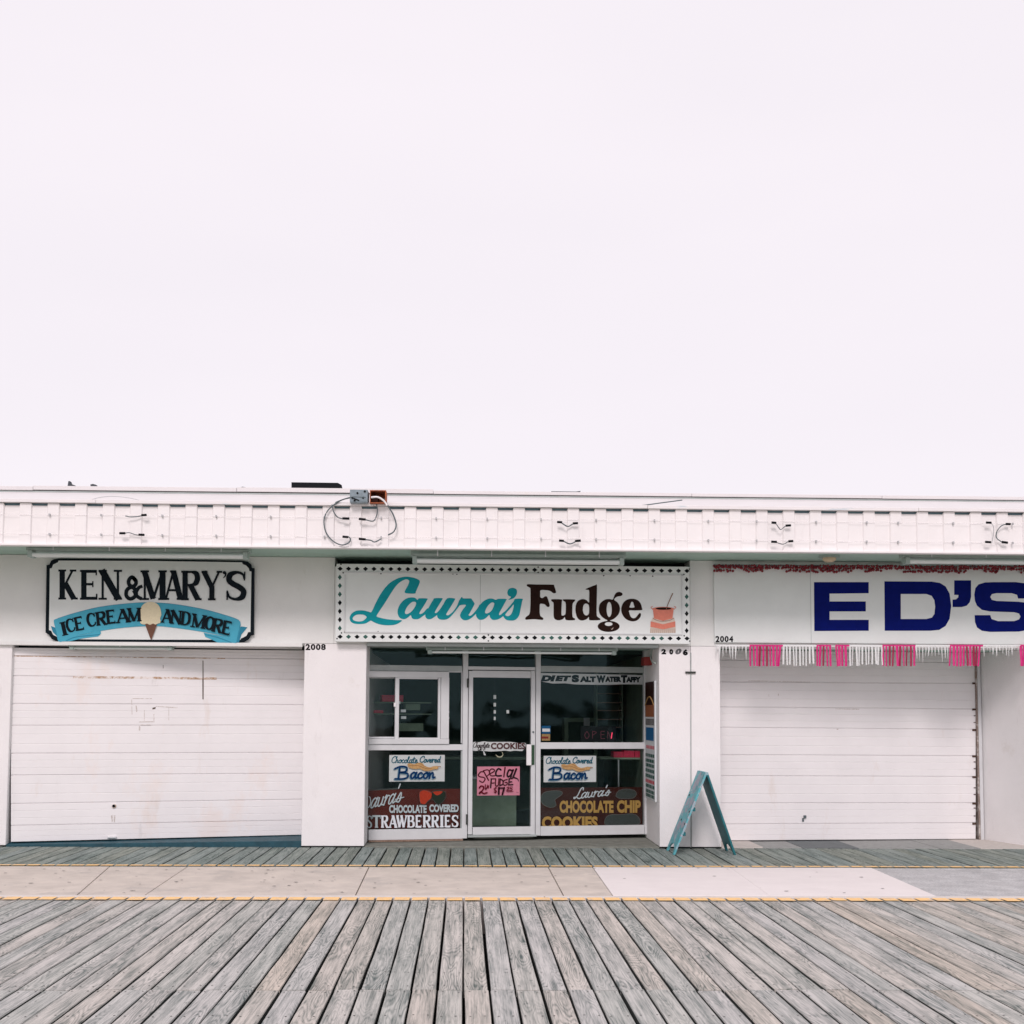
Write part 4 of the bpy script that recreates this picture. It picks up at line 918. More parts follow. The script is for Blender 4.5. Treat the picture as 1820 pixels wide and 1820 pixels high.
# cookies board
t = board('window_board', GLS, (961, 1400, 1144.5, 1468), -.07, .01, M['brownboard'], 'brown chocolate chip cookies board low in the right window', 'sign')
ik = Ink(GLS, -.0595, lambda x, y: (930+x/5.869, 1190+y/5.871))
cursive(ik, "Laura's", 545, 1245, 905, 1352, 11, 0, .30, rise=.10); ik.stroke([(870, 1288), (930, 1282)], 8, 0, False)
ik.text('CHOCOLATE', 390, 1370, 955, 1500, 1, .05); ik.text('CHIP', 990, 1366, 1240, 1500, 1, .05)
ik.text('COOKIES', 205, 1535, 790, 1668, 1, .05)
for q in ([(190, 1350), (220, 1290), (300, 1268), (400, 1270), (420, 1300), (370, 1340), (340, 1365), (355, 1420), (300, 1445), (230, 1420), (195, 1380)], [(980, 1310), (1010, 1265), (1090, 1248), (1170, 1262), (1195, 1300), (1160, 1345), (1040, 1350), (990, 1335)], [(860, 1600), (880, 1540), (940, 1515), (1020, 1518), (1120, 1508), (1190, 1520), (1230, 1570), (1200, 1625), (900, 1628)]):
    ik.fill([q], 2); ik.stroke(catmull(q, True, 2)+[q[0]], 4, 3, False)
ik.build('print', [M['wtext'], M['gold'], M['cookie_grey'], mat('cookie_outline', (.17, .15, .14), .6)], t)

# ------------------------------------------------------------------ menu board and bits on the right jamb of the doorway
JB = PL(xb, YP+.001, xb, YP+1.3)
mz0 = JB.hit(1160, 1422)[1]; mz1 = JB.hit(1160, 1211)[1]
ua = YP+.16-(YP+.001); ub = YP+.93-(YP+.001)
t = thing('menu_board', JB.pt((ua+ub)/2, mz0, .02), 'tall narrow menu board hung on the doorway side wall', 'sign')
MB().pb(JB, (ua, mz0, ub, mz1), .004, .028).build('panel', M['menu_white'], t, bevel=.003)
mb = MB(); H = mz1-mz0
def mrow(z0, z1, u0_, u1_, mi, o=.0292): mb.pb(JB, (ua+(ub-ua)*u0_, mz0+H*z0, ua+(ub-ua)*u1_, mz0+H*z1), .0285, o+.0006*mi*.1, mi)
mrow(.80, 1.0-.004, .06, .96, 0); mrow(.70, .80, .06, .96, 1)
for k in range(7): mrow(.63, .685, .08+.125*k, .08+.125*k+.08, 0)
mrow(.50, .61, .1, .9, 2, .0295)
rg = random.Random(4)
for z_, mi in ((.43, 3), (.36, 4), (.315, 4), (.275, 4), (.23, 4), (.185, 4), (.14, 3), (.10, 4), (.055, 4), (.02, 4)):
    u = .06
    while u < .9:
        w_ = rg.uniform(.05, .16); mrow(z_, z_+.028, u, min(u+w_, .96), mi); u += w_+.035
mb.build('print', [M['menu_brown'], M['menu_pizza'], M['menu_blue'], M['menu_red'], M['menu_green']], t)
ik = MB(); pts = []
for k in range(13): pts.append(JB.pt(ua+(ub-ua)*(.06+.9*k/12), mz0+H*(.80+.07*math.sin(math.pi*k/12)), .0305))
ik.tube(pts, .008, 5); ik.build('arch_line', M['bacon'], t)
tag(MB().pb(JB, (JB.hit(1160, 1180)[0]-.25, 0, 0, 0) if False else (.52, JB.hit(1160, 1182)[1], .76, JB.hit(1160, 1167)[1]), .0, .10).build('alarm_box', M['alarm'], bevel=.01), 'small dark red alarm box high on the doorway side wall', 'alarm box')
mb = MB(); zt = ZH-.02
mb.tube([JB.pt(.30, zt, .03), JB.pt(.31, zt-.10, .05), JB.pt(.2, zt-.16, .05), JB.pt(.08, zt-.18, .03)], .010, 6)
tag(mb.build('conduit', M['steel']), 'short bent white cable at the top of the doorway side wall', 'cable')

# ------------------------------------------------------------------ signboards
# KEN & MARY'S
KB = WALL
t = thing('shop_sign', KB.P(268, 1143)+KB.n*.05, "white Ken & Mary's ice cream sign with notched black border above the left shutter", 'sign')
tz = lambda x, y: (70+x/4.55, 970+y/4.55)
outer = [(165, 106), (900, 112), (1650, 124), (1690, 132), (1715, 152), (1722, 182), (1742, 185), (1740, 450), (1737, 722), (1712, 728), (1695, 758), (1660, 778), (1625, 782), (900, 782), (155, 776), (110, 755), (88, 722), (60, 704), (64, 430), (68, 160), (92, 155), (105, 125), (130, 112)]
inner = [(165, 124), (900, 127), (1644, 138), (1650, 152), (1676, 162), (1700, 188), (1704, 208), (1720, 212), (1716, 460), (1712, 700), (1694, 700), (1680, 730), (1650, 746), (1638, 750), (1632, 762), (900, 761), (160, 757), (152, 738), (122, 722), (106, 690), (88, 684), (92, 430), (95, 188), (110, 184), (122, 156), (150, 142), (160, 138)]
MB().prism(KB, [tz(*p) for p in outer], .004, .045).build('panel', M['ink'], t)
ik = Ink(KB, .0455, tz); ik.fill([inner], 0, False); ik.build('white_field', [M['sign_white']], t)
ik = Ink(KB, .0465, tz)
for ch, a, b, y0, y1 in (('K', 160, 335, 196, 438), ('E', 335, 508, 199, 440), ('N', 492, 678, 199, 440), ('&', 700, 842, 250, 440), ('M', 838, 1030, 203, 442), ('A', 1008, 1176, 203, 442), ('R', 1152, 1324, 206, 444), ('Y', 1322, 1486, 207, 445), ('S', 1508, 1690, 209, 447)):
    serif(ik, ch, a, y0, b, y1, 0, 0, .25, .10)
ik.fill([ell(1504, 222, 14, 13, 14)], 0); ik.stroke([(1514, 222), (1512, 245), (1494, 266)], [13, 12, 4], 0)
ik.build('lettering', [M['ink']], t)
ik = Ink(KB, .0505, tz)
ik.fill([[(105, 652), (150, 668), (200, 690), (210, 775), (170, 776), (150, 730), (120, 700)]], 1, False)
ik.fill([[(1688, 662), (1640, 655), (1600, 690), (1590, 785), (1620, 785), (1640, 720), (1665, 690)]], 1, False)
ik.fill([[(300, 735), (505, 690), (508, 712), (485, 735), (380, 748), (330, 757), (250, 776), (170, 776)]], 0, False)
ik.fill([[(1560, 745), (1335, 705), (1350, 740), (1400, 760), (1450, 785), (1600, 788)]], 0, False)
ik.stroke([(230, 770), (300, 742), (420, 728), (500, 720)], 8, 1); ik.stroke([(1345, 720), (1450, 745), (1560, 785)], 8, 1)
up_ = [(128, 612), (160, 590), (300, 546), (500, 498), (750, 468), (910, 463), (1100, 476), (1350, 520), (1560, 580), (1620, 605), (1634, 640)]
lo_ = [(1622, 700), (1600, 786), (1570, 775), (1540, 742), (1300, 694), (1050, 660), (910, 652), (700, 664), (500, 692), (300, 735), (215, 772), (165, 774), (150, 700)]
ik.fill([up_+lo_], 0, True, 3)
ik.stroke(up_[1:-1], 3, 1); ik.stroke([(1600, 786), (1618, 700), (1630, 640)], 4, 1)
ik.build('ribbon', [M['ribbon'], M['ribbon_dark']], t)
ik = Ink(KB, .0545, tz)
for ch, cx, cy, w_, a in (('I', 210, 674, 62, 13), ('C', 262, 648, 82, 13), ('E', 336, 632, 86, 11), ('C', 430, 603, 86, 9), ('R', 512, 592, 94, 7), ('E', 592, 578, 88, 6), ('A', 686, 571, 122, 4), ('M', 778, 562, 108, 2),
                          ('A', 1044, 572, 104, -3), ('N', 1118, 582, 96, -4), ('D', 1196, 592, 86, -6), ('M', 1298, 614, 112, -9), ('O', 1388, 630, 84, -10), ('R', 1452, 650, 92, -12), ('E', 1528, 668, 86, -13)):
    serif(ik, ch, cx-w_/2, cy-56, cx+w_/2, cy+54, 0, a, .26, .13)
ik.build('ribbon_lettering', [M['ink']], t)
ik = Ink(KB, .0605, tz)
ik.fill([[(862, 630), (964, 630), (940, 700), (914, 768), (888, 700)]], 0, False)
ik.fill([[(826, 625), (832, 590), (822, 560), (832, 505), (862, 470), (910, 457), (958, 470), (986, 505), (996, 560), (986, 590), (992, 622), (968, 632), (950, 640), (930, 632), (905, 642), (880, 632), (855, 640)]], 1, True, 3)
ik.build('ice_cream_cone', [M['cone'], M['cream']], t)

# LAURA'S FUDGE
t = thing('shop_sign', WALL.P(911, 1143)+WALL.n*.1, "long white Laura's Fudge signboard edged with black diamonds above the shop door", 'sign')
SW = front(YP-.12)
MB().px(SW, 597, 1004.5, 1226, 1142.5, -.118, 0).build('panel', M['sign_white'], t, bevel=.004)
mb = MB()
for r_ in ((612, 1018.5, 1213, 1021), (612, 1124.5, 1213, 1126.5), (612, 1021.2, 614, 1124.3), (1211.2, 1021.2, 1213, 1124.3)): mb.px(SW, *r_, 0, .012)
mb.build('inner_frame', M['alu'], t)
MB().px(SW, 853.2, 1021.6, 854, 1124, 0, .0015).build('seam', M['alu_old'], t)
mb = MB()
for x, y in ((606, 1003), (610, 1018), (956.5, 1008), (956.5, 1017.5), (868, 1128.6), (868, 1139), (1225, 1011.6), (1215.5, 1021), (1216, 1130), (1226, 1139.5), (599, 1135), (607, 1125), (672, 1123), (677, 1019.5), (805, 1020), (812, 1020.4), (1073, 1023), (1120, 1023), (1160, 1024)):
    p = SW.P(x, y); mb.tube([p, p+SW.n*.004], .009, 6)
mb.build('screw', M['black'], t)
def diamond(w_, h_, m):
    mb = MB(); q = [(-w_, 0), (0, -h_), (w_, 0), (0, h_)]
    mb.add([(x, 0, z) for x, z in q]+[(x*1.06, .006, z*1.06) for x, z in q]+[(x*.5, -.006, z*.5) for x, z in q], [(3, 2, 1, 0)] if False else [], 0)
    b = 0
    mb.f += [[8, 9, 10, 11]]; mb.m += [0]; mb.sm += [False]
    for i in range(4):
        j = (i+1) % 4; mb.f += [[i, j, 8+j, 8+i], [4+i, 4+j, j, i]]; mb.m += [0, 0]; mb.sm += [False, False]
    o = mb.build('diamond', m, None, origin=(0, 0, 0)); d = o.data; bpy.data.objects.remove(o); return d
s_ = YP/F
dh = [diamond(4.7*s_, 3.9*s_, M['diamond']), diamond(4.6*s_, 3.8*s_, M['diamond_g'])]; dv = [diamond(3.5*s_, 5.0*s_, M['diamond']), diamond(3.5*s_, 4.9*s_, M['diamond_g'])]
def put_d(ds, x, y):
    o = bpy.data.objects.new('diamond', ds); COL.objects.link(o); p = SW.P(x, y)+SW.n*.001; place(o, p, t)
rg = random.Random(8)
for i in range(42):
    f = i/41; x = 604.5+f*616.5
    put_d(dh[0], x, 1010.8+f*3.8); put_d(dh[1] if i in (1, 3, 14, 15, 16, 21, 24, 25, 26, 29, 30, 33, 34, 35, 37, 38) else dh[0], x, 1131.6+f*3.2)
for k in range(7):
    put_d(dv[rg.random() < .3], 604.0, 1026+15.1*k); put_d(dv[rg.random() < .3], 1220.5, 1030.5+15.05*k)
ik = Ink(SW, .0015, lambda x, y: (610+x/10.706, 1010+y/10.706))
ik.fill([[(1170, 460), (1235, 480), (1368, 480), (1385, 440), (1450, 290), (1452, 235), (1400, 200), (1320, 175), (1200, 160), (1080, 178), (980, 220), (880, 285), (790, 380), (700, 510), (620, 660), (555, 800), (525, 838), (480, 825), (400, 805), (320, 800), (240, 812), (180, 845), (140, 890), (122, 945), (135, 1000), (175, 1040), (250, 1060), (340, 1062), (430, 1048), (490, 1015), (530, 998), (590, 1030), (680, 1065), (780, 1082), (900, 1085), (1000, 1070), (1080, 1030), (1115, 990), (1000, 985), (850, 970), (740, 950), (650, 925), (640, 895), (700, 800), (800, 650), (900, 490), (980, 370), (1050, 290), (1120, 240), (1190, 212), (1240, 222), (1255, 255), (1230, 330), (1190, 400)],
         [(180, 950), (200, 990), (280, 1012), (360, 1005), (410, 975), (445, 930), (400, 890), (330, 880), (260, 885), (210, 910)]], 0, True, 4)
o_ = 1713
ik.fill([[(1415, 602), (1370, 565), (1310, 555), (1230, 565), (1150, 610), (1080, 690), (1040, 780), (1036, 860), (1065, 930), (1120, 965), (1180, 965), (1240, 930), (1285, 893), (1310, 950), (1360, 970), (1440, 962), (1510, 915), (1600, 850), (1640, 780), (1600, 765), (1530, 840), (1478, 868), (1450, 862), (1465, 820), (1530, 720), (1592, 615), (1600, 576), (1445, 572)], [(1330, 637), (1378, 645), (1385, 685), (1350, 760), (1290, 830), (1220, 870), (1180, 860), (1180, 810), (1220, 730), (1280, 665)]], 0, True, 4)
def B2(l): return [(x+o_, y) for x, y in l]
ik.fill([B2([(28, 570), (170, 570), (165, 605), (100, 710), (40, 815), (32, 845), (62, 850), (120, 790), (190, 690), (268, 572), (405, 575), (408, 605), (340, 720), (260, 850), (246, 880), (270, 895), (310, 880), (380, 820), (450, 720), (500, 600), (520, 640), (500, 705), (430, 805), (360, 890), (300, 948), (240, 975), (170, 980), (110, 965), (80, 930), (70, 895), (30, 922), (-20, 955), (-60, 970), (-110, 965), (-145, 930), (-150, 880), (-130, 830), (-60, 700), (0, 600)])], 0, True, 4)
ik.fill([B2([(515, 580), (548, 543), (572, 572), (710, 575), (740, 600), (782, 662), (785, 682), (760, 735), (690, 860), (672, 888), (692, 905), (730, 890), (790, 830), (850, 750), (885, 690), (900, 730), (850, 820), (790, 890), (720, 950), (650, 985), (590, 988), (540, 960), (512, 910), (520, 860), (560, 790), (622, 700), (512, 704), (480, 740), (462, 715), (490, 650)])], 0, True, 4)
ik.fill([B2([(1190, 602), (1150, 585), (1090, 575), (1020, 590), (940, 640), (890, 700), (850, 770), (818, 850), (815, 900), (840, 950), (880, 980), (950, 975), (1010, 940), (1065, 890), (1085, 940), (1130, 980), (1200, 980), (1270, 955), (1330, 910), (1370, 870), (1345, 835), (1290, 880), (1258, 890), (1255, 860), (1290, 790), (1340, 700), (1385, 615), (1390, 585), (1240, 582)]), B2([(1110, 652), (1158, 662), (1155, 710), (1120, 790), (1070, 840), (1010, 860), (987, 840), (998, 790), (1042, 710)])], 0, True, 4)
ik.fill([B2([(1430, 600), (1480, 548), (1430, 520), (1410, 470), (1425, 410), (1470, 380), (1530, 375), (1580, 400), (1595, 450), (1575, 520), (1520, 575)])], 0, True, 4)
ik.fill([B2([(1560, 585), (1698, 582), (1690, 630), (1665, 760), (1640, 880), (1600, 950), (1540, 990), (1470, 995), (1400, 985), (1355, 950), (1330, 915), (1275, 920), (1290, 880), (1380, 805), (1460, 715), (1530, 630)]), B2([(1530, 690), (1525, 760), (1500, 840), (1460, 895), (1410, 910), (1370, 887), (1400, 840), (1470, 760)])], 0, True, 4)
ik.build('script_lettering', [M['turq']], t)
ik = Ink(SW, .0015, lambda x, y: (920+x/15.167, 1020+y/15.167))
ik.fill([[(250, 290), (300, 277), (500, 285), (940, 290), (985, 320), (1035, 480), (1020, 515), (960, 520), (890, 470), (800, 442), (625, 440), (610, 520), (610, 620), (650, 650), (690, 640), (740, 605), (790, 615), (830, 720), (865, 840), (850, 885), (800, 890), (740, 830), (690, 810), (608, 810), (595, 900), (600, 1080), (630, 1150), (690, 1190), (680, 1238), (600, 1235), (450, 1222), (300, 1230), (220, 1235), (205, 1190), (240, 1150), (310, 1095), (335, 1000), (345, 800), (345, 420), (320, 370), (252, 330)]], 0, True, 3)
ik.fill([[(925, 686), (1180, 690), (1190, 760), (1180, 1080), (1215, 1125), (1260, 1110), (1290, 1070), (1300, 900), (1290, 770), (1225, 720), (1240, 686), (1530, 690), (1540, 730), (1490, 790), (1475, 900), (1480, 1150), (1540, 1200), (1530, 1245), (1310, 1245), (1270, 1165), (1220, 1220), (1120, 1250), (1030, 1235), (975, 1170), (970, 1000), (970, 800), (950, 760), (912, 730)]], 0, True, 3)
def C2(l): return [(x+1668, y) for x, y in l]
ik.fill([C2([(170, 405), (430, 300), (470, 320), (465, 700), (460, 1050), (480, 1150), (550, 1200), (540, 1245), (290, 1250), (255, 1210), (250, 1160), (190, 1220), (90, 1255), (0, 1240), (-70, 1160), (-108, 1000), (-100, 850), (-50, 740), (30, 690), (110, 680), (190, 710), (255, 770), (260, 650), (260, 450), (200, 430)]), C2([(180, 800), (240, 830), (258, 900), (258, 1020), (240, 1090), (180, 1122), (120, 1080), (90, 980), (100, 870), (135, 815)])], 0, True, 3)
ik.fill([C2([(540, 830), (600, 750), (700, 690), (800, 678), (890, 692), (920, 640), (950, 560), (1000, 505), (1070, 485), (1140, 510), (1160, 555), (1120, 595), (1030, 610), (960, 650), (935, 700), (1010, 760), (1070, 840), (1090, 950), (1060, 1070), (980, 1170), (880, 1235), (800, 1252), (700, 1225), (600, 1150), (540, 1060), (520, 950)]), C2(ell(800, 960, 70, 203))], 0, True, 3)
ik.fill([C2(ell(785, 1415, 295, 148, 28)), C2(ell(785, 1352, 105, 52))], 0, True, 2)
ik.fill([C2([(745, 1235), (830, 1235), (825, 1300), (750, 1300)])], 0, False)
ik.fill([C2([(1680, 975), (1500, 985), (1340, 985), (1345, 1060), (1380, 1150), (1440, 1195), (1510, 1180), (1570, 1110), (1620, 1055), (1655, 1080), (1640, 1160), (1570, 1240), (1480, 1275), (1390, 1275), (1270, 1230), (1180, 1140), (1130, 1020), (1130, 900), (1180, 780), (1270, 700), (1380, 672), (1500, 680), (1600, 735), (1660, 830), (1685, 930)]), C2([(1350, 905), (1365, 840), (1390, 770), (1420, 750), (1450, 775), (1465, 840), (1475, 905)])], 0, True, 3)
ik.fill([C2([(840, 1480), (860, 1490), (920, 1440), (900, 1480), (865, 1502)])], 1, False)
ik.build('bold_lettering', [M['choc'], M['barrel']], t)
ik = Ink(SW, .0015, lambda x, y: (900+x/5.353, 990+y/5.353))
ik.fill([[(1370, 664), (1610, 664), (1610, 722), (1366, 722)]], 2, False)
for k in range(13): ik.stroke([(1376+k*19, 680), (1374+k*19, 722)], 5, 3, False)
ik.fill([[(1372, 612), (1490, 640), (1606, 612), (1608, 664), (1490, 688), (1370, 664)]], 0, False)
ik.fill([[(1394, 575), (1490, 612), (1594, 575), (1604, 612), (1490, 640), (1376, 612)]], 2, False); ik.stroke([(1394, 585), (1440, 606), (1490, 612), (1550, 604), (1594, 582)], 7, 3)
ik.fill([[(1394, 505), (1590, 505), (1580, 585), (1490, 608), (1404, 585)]], 0, False); ik.fill([ell(1492, 494, 105, 20)], 0, True, 1); ik.fill([ell(1494, 491, 76, 12)], 1, True, 1)
ik.stroke([(1394, 500), (1375, 480), (1392, 470)], 6, 0); ik.stroke([(1592, 500), (1612, 480), (1594, 470)], 6, 0)
ik.stroke([(1520, 498), (1540, 440), (1582, 345)], [6, 7, 10], 4)
ik.build('kettle_picture', [M['terra'], M['choc'], M['barrel'], M['barrel_line'], mat('paddle_brown', (.22, .10, .06), .6)], t)

# ED'S
ED = WALL
t = thing('shop_sign', ED.P(1560, 1145)+ED.n*.03, "wide white board with large navy ED'S lettering above the right shutter", 'sign')
MB().px(ED, 1268.5, 1003.5, 2080, 1145, .003, .035).build('panel', M['sign_white'], t, bevel=.003)
MB().px(ED, 1439, 1004, 1439.8, 1144.6, .035, .0362).build('seam', M['alu_old'], t)
ik = Ink(ED, .0355, lambda x, y: (1300+x/3.5, 840+y/3.5))
ik.fill([[(508, 683), (848, 683), (848, 752), (605, 755), (605, 803), (830, 803), (830, 865), (605, 865), (605, 917), (848, 917), (848, 985), (510, 987)]], 0, False)
ik.fill([[(945, 678), (1240, 680), (1290, 688), (1325, 710), (1350, 755), (1360, 830), (1350, 910), (1325, 955), (1285, 980), (1230, 985), (947, 985)], [(1047, 757), (1205, 757), (1238, 768), (1255, 795), (1260, 835), (1256, 880), (1240, 903), (1205, 912), (1047, 912)]], 0, False)
ik.fill([[(1378, 672), (1483, 672), (1483, 775), (1475, 808), (1455, 830), (1425, 838), (1368, 838), (1368, 792), (1390, 790), (1403, 778), (1405, 763), (1378, 762)]], 0, False)
ik.fill([[(1503, 760), (1510, 720), (1530, 697), (1570, 685), (1620, 683), (1760, 683), (1815, 690), (1848, 710), (1862, 740), (1868, 785), (1775, 785), (1768, 762), (1735, 752), (1640, 752), (1612, 758), (1602, 775), (1612, 793), (1640, 800), (1780, 805), (1830, 812), (1858, 832), (1870, 870), (1868, 930), (1850, 965), (1820, 983), (1780, 990), (1600, 992), (1550, 985), (1520, 965), (1507, 930), (1505, 888), (1602, 888), (1610, 912), (1650, 925), (1750, 925), (1780, 915), (1790, 897), (1780, 878), (1750, 870), (1600, 865), (1550, 855), (1520, 830), (1507, 800)]], 0, False)
ik.build('lettering', [M['navy']], t)

# house numbers
for txt, (x0, y0, x1, y1), lab in (('2008', (543, 1144.5, 579, 1155.5), 'black house number 2008 on the pillar right of the left shutter'), ('2004', (1270.5, 1130.6, 1302, 1141.6), "black house number 2004 at the lower left corner of the ED'S board")):
    pl_off = .0008 if txt == '2008' else .036
    hn = thing('house_number', WALL.P((x0+x1)/2, y1)+WALL.n*pl_off, lab, 'house number', 'house numbers')
    w_ = (x1-x0-2.4)/4
    for k, ch in enumerate(txt):
        Ink(WALL, pl_off).text(ch, x0+k*(w_+.8), y0, x0+k*(w_+.8)+w_, y1, 0, .045).build('digit', [M['digit']], hn)
hn = thing('house_number', WALL.P(1200, 1165), 'black house number 2006 with a worn zero on the pillar right of the shop door', 'house number', 'house numbers')
for ch, x0, y0, x1, y1, mi, sh in (('2', 1175.5, 1153.4, 1184, 1163, 0, 0), ('0', 1189.5, 1153.6, 1196.5, 1163.4, 0, 0), ('0', 1200.5, 1152.8, 1211, 1163.2, 1, .35), ('6', 1213.5, 1153.8, 1222.6, 1165, 0, 0)):
    Ink(WALL, .0008).text(ch, x0, y0, x1, y1, 0, .075, sh).build('digit', [M['digit_w'] if mi else M['digit']], hn)

# ------------------------------------------------------------------ lamps under the soffit
def fixture(x0, x1, yt, yb_, Y, label, n_str=4, group='fluorescent lamps under the eaves', tube2=True):
    pl = front(Y); u0_, z0, u1, z1 = pl.rect(x0, yt, x1, yb_); H_ = z1-z0
    t = thing('strip_light', ((u0_+u1)/2, Y, z0), label, 'lamp', group)
    MB().box(u0_, Y-.02, z0+H_*.52, u1, Y+.13, z1).build('housing', M['steel'], t, bevel=.004)
    MB().box(u0_+.02, Y-.045, z0+H_*.60, u1-.02, Y-.021, z0+H_*.68).build('lip', M['steel'], t)
    r_ = H_*.17
    MB().tube([(u0_+.07, Y+.0, z0+r_+.004), (u1-.07, Y+.0, z0+r_+.004)], r_, 12).build('tube', M['tube'], t)
    if tube2: MB().tube([(u0_+.07, Y+.09, z0+r_+.010), (u1-.07, Y+.09, z0+r_+.010)], r_, 12).build('tube', M['tube'], t)
    for x in (u0_+.02, u1-.07): MB().box(x, Y-.03, z0, x+.05, Y+.11, z0+H_*.515).build('lamp_holder', M['steel'], t, bevel=.004)
    for k in range(n_str):
        x = u0_+(u1-u0_)*(k+.5)/n_str; MB().box(x-.006, Y-.048, z0+H_*.5, x+.006, Y-.046, z1-.002).build('strap', M['alu'], t)
    return t
fixture(47, 444, 968.5, 992, YF+.22, "long double tube lamp above the Ken & Mary's sign", 4)
fixture(730, 1112, 978, 1003, YF+.20, "long double tube lamp above the Laura's Fudge sign", 4)
fixture(1605, 1990, 981, 1003.5, YF+.22, "long tube lamp above the ED'S board", 4)
fixture(757, 1098, 1150, 1163, YP+.10, 'dingy strip lamp under the lintel above the shop door', 5, 'strip lamps under the lintels', False)
fixture(121, 309, 1144.5, 1155, YP+.02, 'short strip lamp under the ledge above the left shutter', 1, 'strip lamps under the lintels', False)
p = front(YF+.45).P(1474, 990)
t = thing('ceiling_lamp', (p.x, p.y, ZS-.06), 'round amber ceiling lamp under the eave left of the right strip lamp', 'lamp')
MB().tube([(p.x, p.y, ZS-.001), (p.x, p.y, ZS-.025)], .115, 20).build('plate', M['steel'], t)
MB().tube([(p.x, p.y, ZS-.026), (p.x, p.y, ZS-.05), (p.x, p.y, ZS-.072)], [.075, .075, .045], 16).build('diffuser', M['lampcap'], t)

# ------------------------------------------------------------------ rope lights, clips and loose cables along the fascia
RP = front(YF-.075)
rows = []
for y, lab in ((921.5, 'upper clear rope light run along the ribbed fascia'), (956, 'lower clear rope light run along the ribbed fascia')):
    z = RP.hit(900, y)[1]; t = thing('rope_light', (0, YF-.075, z), lab, 'rope light', 'rope lights on the fascia')
    rg = random.Random(int(y)); pts = []
    x = XL+2
    while x < XR-2: pts.append((x, YF-.036+rg.uniform(-.003, .003), z+rg.uniform(-.004, .004))); x += .35
    MB().tube(pts, .0042, 6).build('light_tube', M['rope_clear'], t)
    for cxp in (86, 178, 287, 383, 480, 576, 677, 775, 866, 962, 1060, 1164, 1260, 1346, 1452, 1542, 1598, 1696, 1802):
        u = RP.hit(cxp, y)[0]
        MB().box(u-.007, YF-.058, z-.014, u+.007, YF-.0265, z+.010).build('clip', M['clip'], t)
def cable(px_pts, r_, label, plugs=(), Y=YF-.07, m='cable', group='loose cables on the fascia', name='cable'):
    pl = front(Y); ps = catmull(px_pts, False, 6); r_ *= .82; P3 = [pl.P(x, y) + Vector((0, -.01*math.sin(i*.3), 0)) for i, (x, y) in enumerate(ps)]
    c = sum(P3, Vector())/len(P3); t = thing(name, (c.x, Y, min(p.z for p in P3)), label, 'cable', group)
    MB().tube(P3, r_, 6).build('lead', M[m], t)
    for a, b in plugs: MB().tube([pl.P(*a)+Vector((0, -.012, 0)), pl.P(*b)+Vector((0, -.012, 0))], .013, 8).build('plug', M['black'], t)
    return t
cable([(223, 917), (232, 919), (243, 918), (252, 916)], .007, 'loose black plug lead on the upper rope light, left of the left tube lamp end', [((252, 916), (261, 915.5))])
cable([(222, 948), (230, 947), (240, 950), (248, 951)], .006, 'loose black plug lead with two plugs on the lower rope light at the left', [((213, 948), (223, 948)), ((247, 950.5), (257, 951))])
cable([(997, 928.5), (1003, 933), (1010, 935.5), (1018, 931)], .009, "sagging dark plug lead on the upper rope light above the word Fudge", [((990, 928), (999, 928.6)), ((1018, 930.6), (1027, 930))])
cable([(1001, 961.5), (1007, 965), (1014, 966.5), (1023, 962.5)], .009, 'sagging dark plug lead on the lower rope light above the word Fudge', [((993.5, 961), (1002, 961.6)), ((1022, 962), (1032, 961))])
cable([(1378, 929.5), (1383, 937), (1388, 941), (1396, 935)], .006, "sagging dark plug lead on the upper rope light between Fudge and ED'S", [((1371, 929), (1379, 929.6)), ((1396, 934.6), (1405, 934))])
cable([(1379, 963.6), (1386, 966.5), (1393, 967), (1401, 962.6)], .006, "sagging dark plug lead on the lower rope light between Fudge and ED'S", [((1370.5, 963), (1380, 963.4)), ((1401, 962.4), (1409, 961.8))])
cable([(1760, 929.5), (1765, 936), (1766, 950), (1763, 964), (1759, 963)], .005, 'pale loose lead joining both rope lights at the right, left one of the pair', [((1752, 929), (1761, 929.4)), ((1750.5, 963.4), (1760, 964))], m='clip')
cable([(1790, 931), (1779, 935), (1772, 945), (1772, 956), (1781, 964)], .007, 'curved dark lead joining both rope lights at the right, right one of the pair', [((1787, 931.6), (1795, 931.8)), ((1780, 963.6), (1790, 964.8))])
cable([(628, 884), (610, 888), (595, 896), (582, 908), (576, 925), (579, 945), (590, 960), (606, 968.5), (618, 966), (623, 959), (619, 954), (610, 954)], .009, 'large dark cable loop hanging left of the grey box', [((609, 954), (619, 955))])
cable([(683, 887), (690, 900), (699, 915), (704, 932), (700, 945), (690, 951)], .010, 'cable arc hanging right of the rusty box', ())
cable([(677, 958), (666, 963.5), (658, 960), (642, 958.5)], .009, 'short dark lead lying along the lower rope light below the rusty box', [((638, 958), (650, 959))])
cable([(590, 897), (593, 909), (600, 919), (612, 922), (620, 922)], .008, 'inner short lead of the left cable loop above the upper rope light', [((609, 921.6), (621, 922))])
cable([(668, 893), (671, 905), (669, 917), (663, 926), (650, 924), (642, 923)], .008, 'lead curving down from the rusty box to the upper rope light', [((638, 922.6), (650, 923.6))])
cable([(660, 884), (672, 884), (682, 890), (688, 898)], .013, 'thick pale lead across the face of the rusty box', (), m='rope', Y=YF-.20)
cable([(596, 893), (612, 887), (628, 883), (650, 884)], .006, 'thin grey lead across the face of the grey box', (), Y=YF-.20)

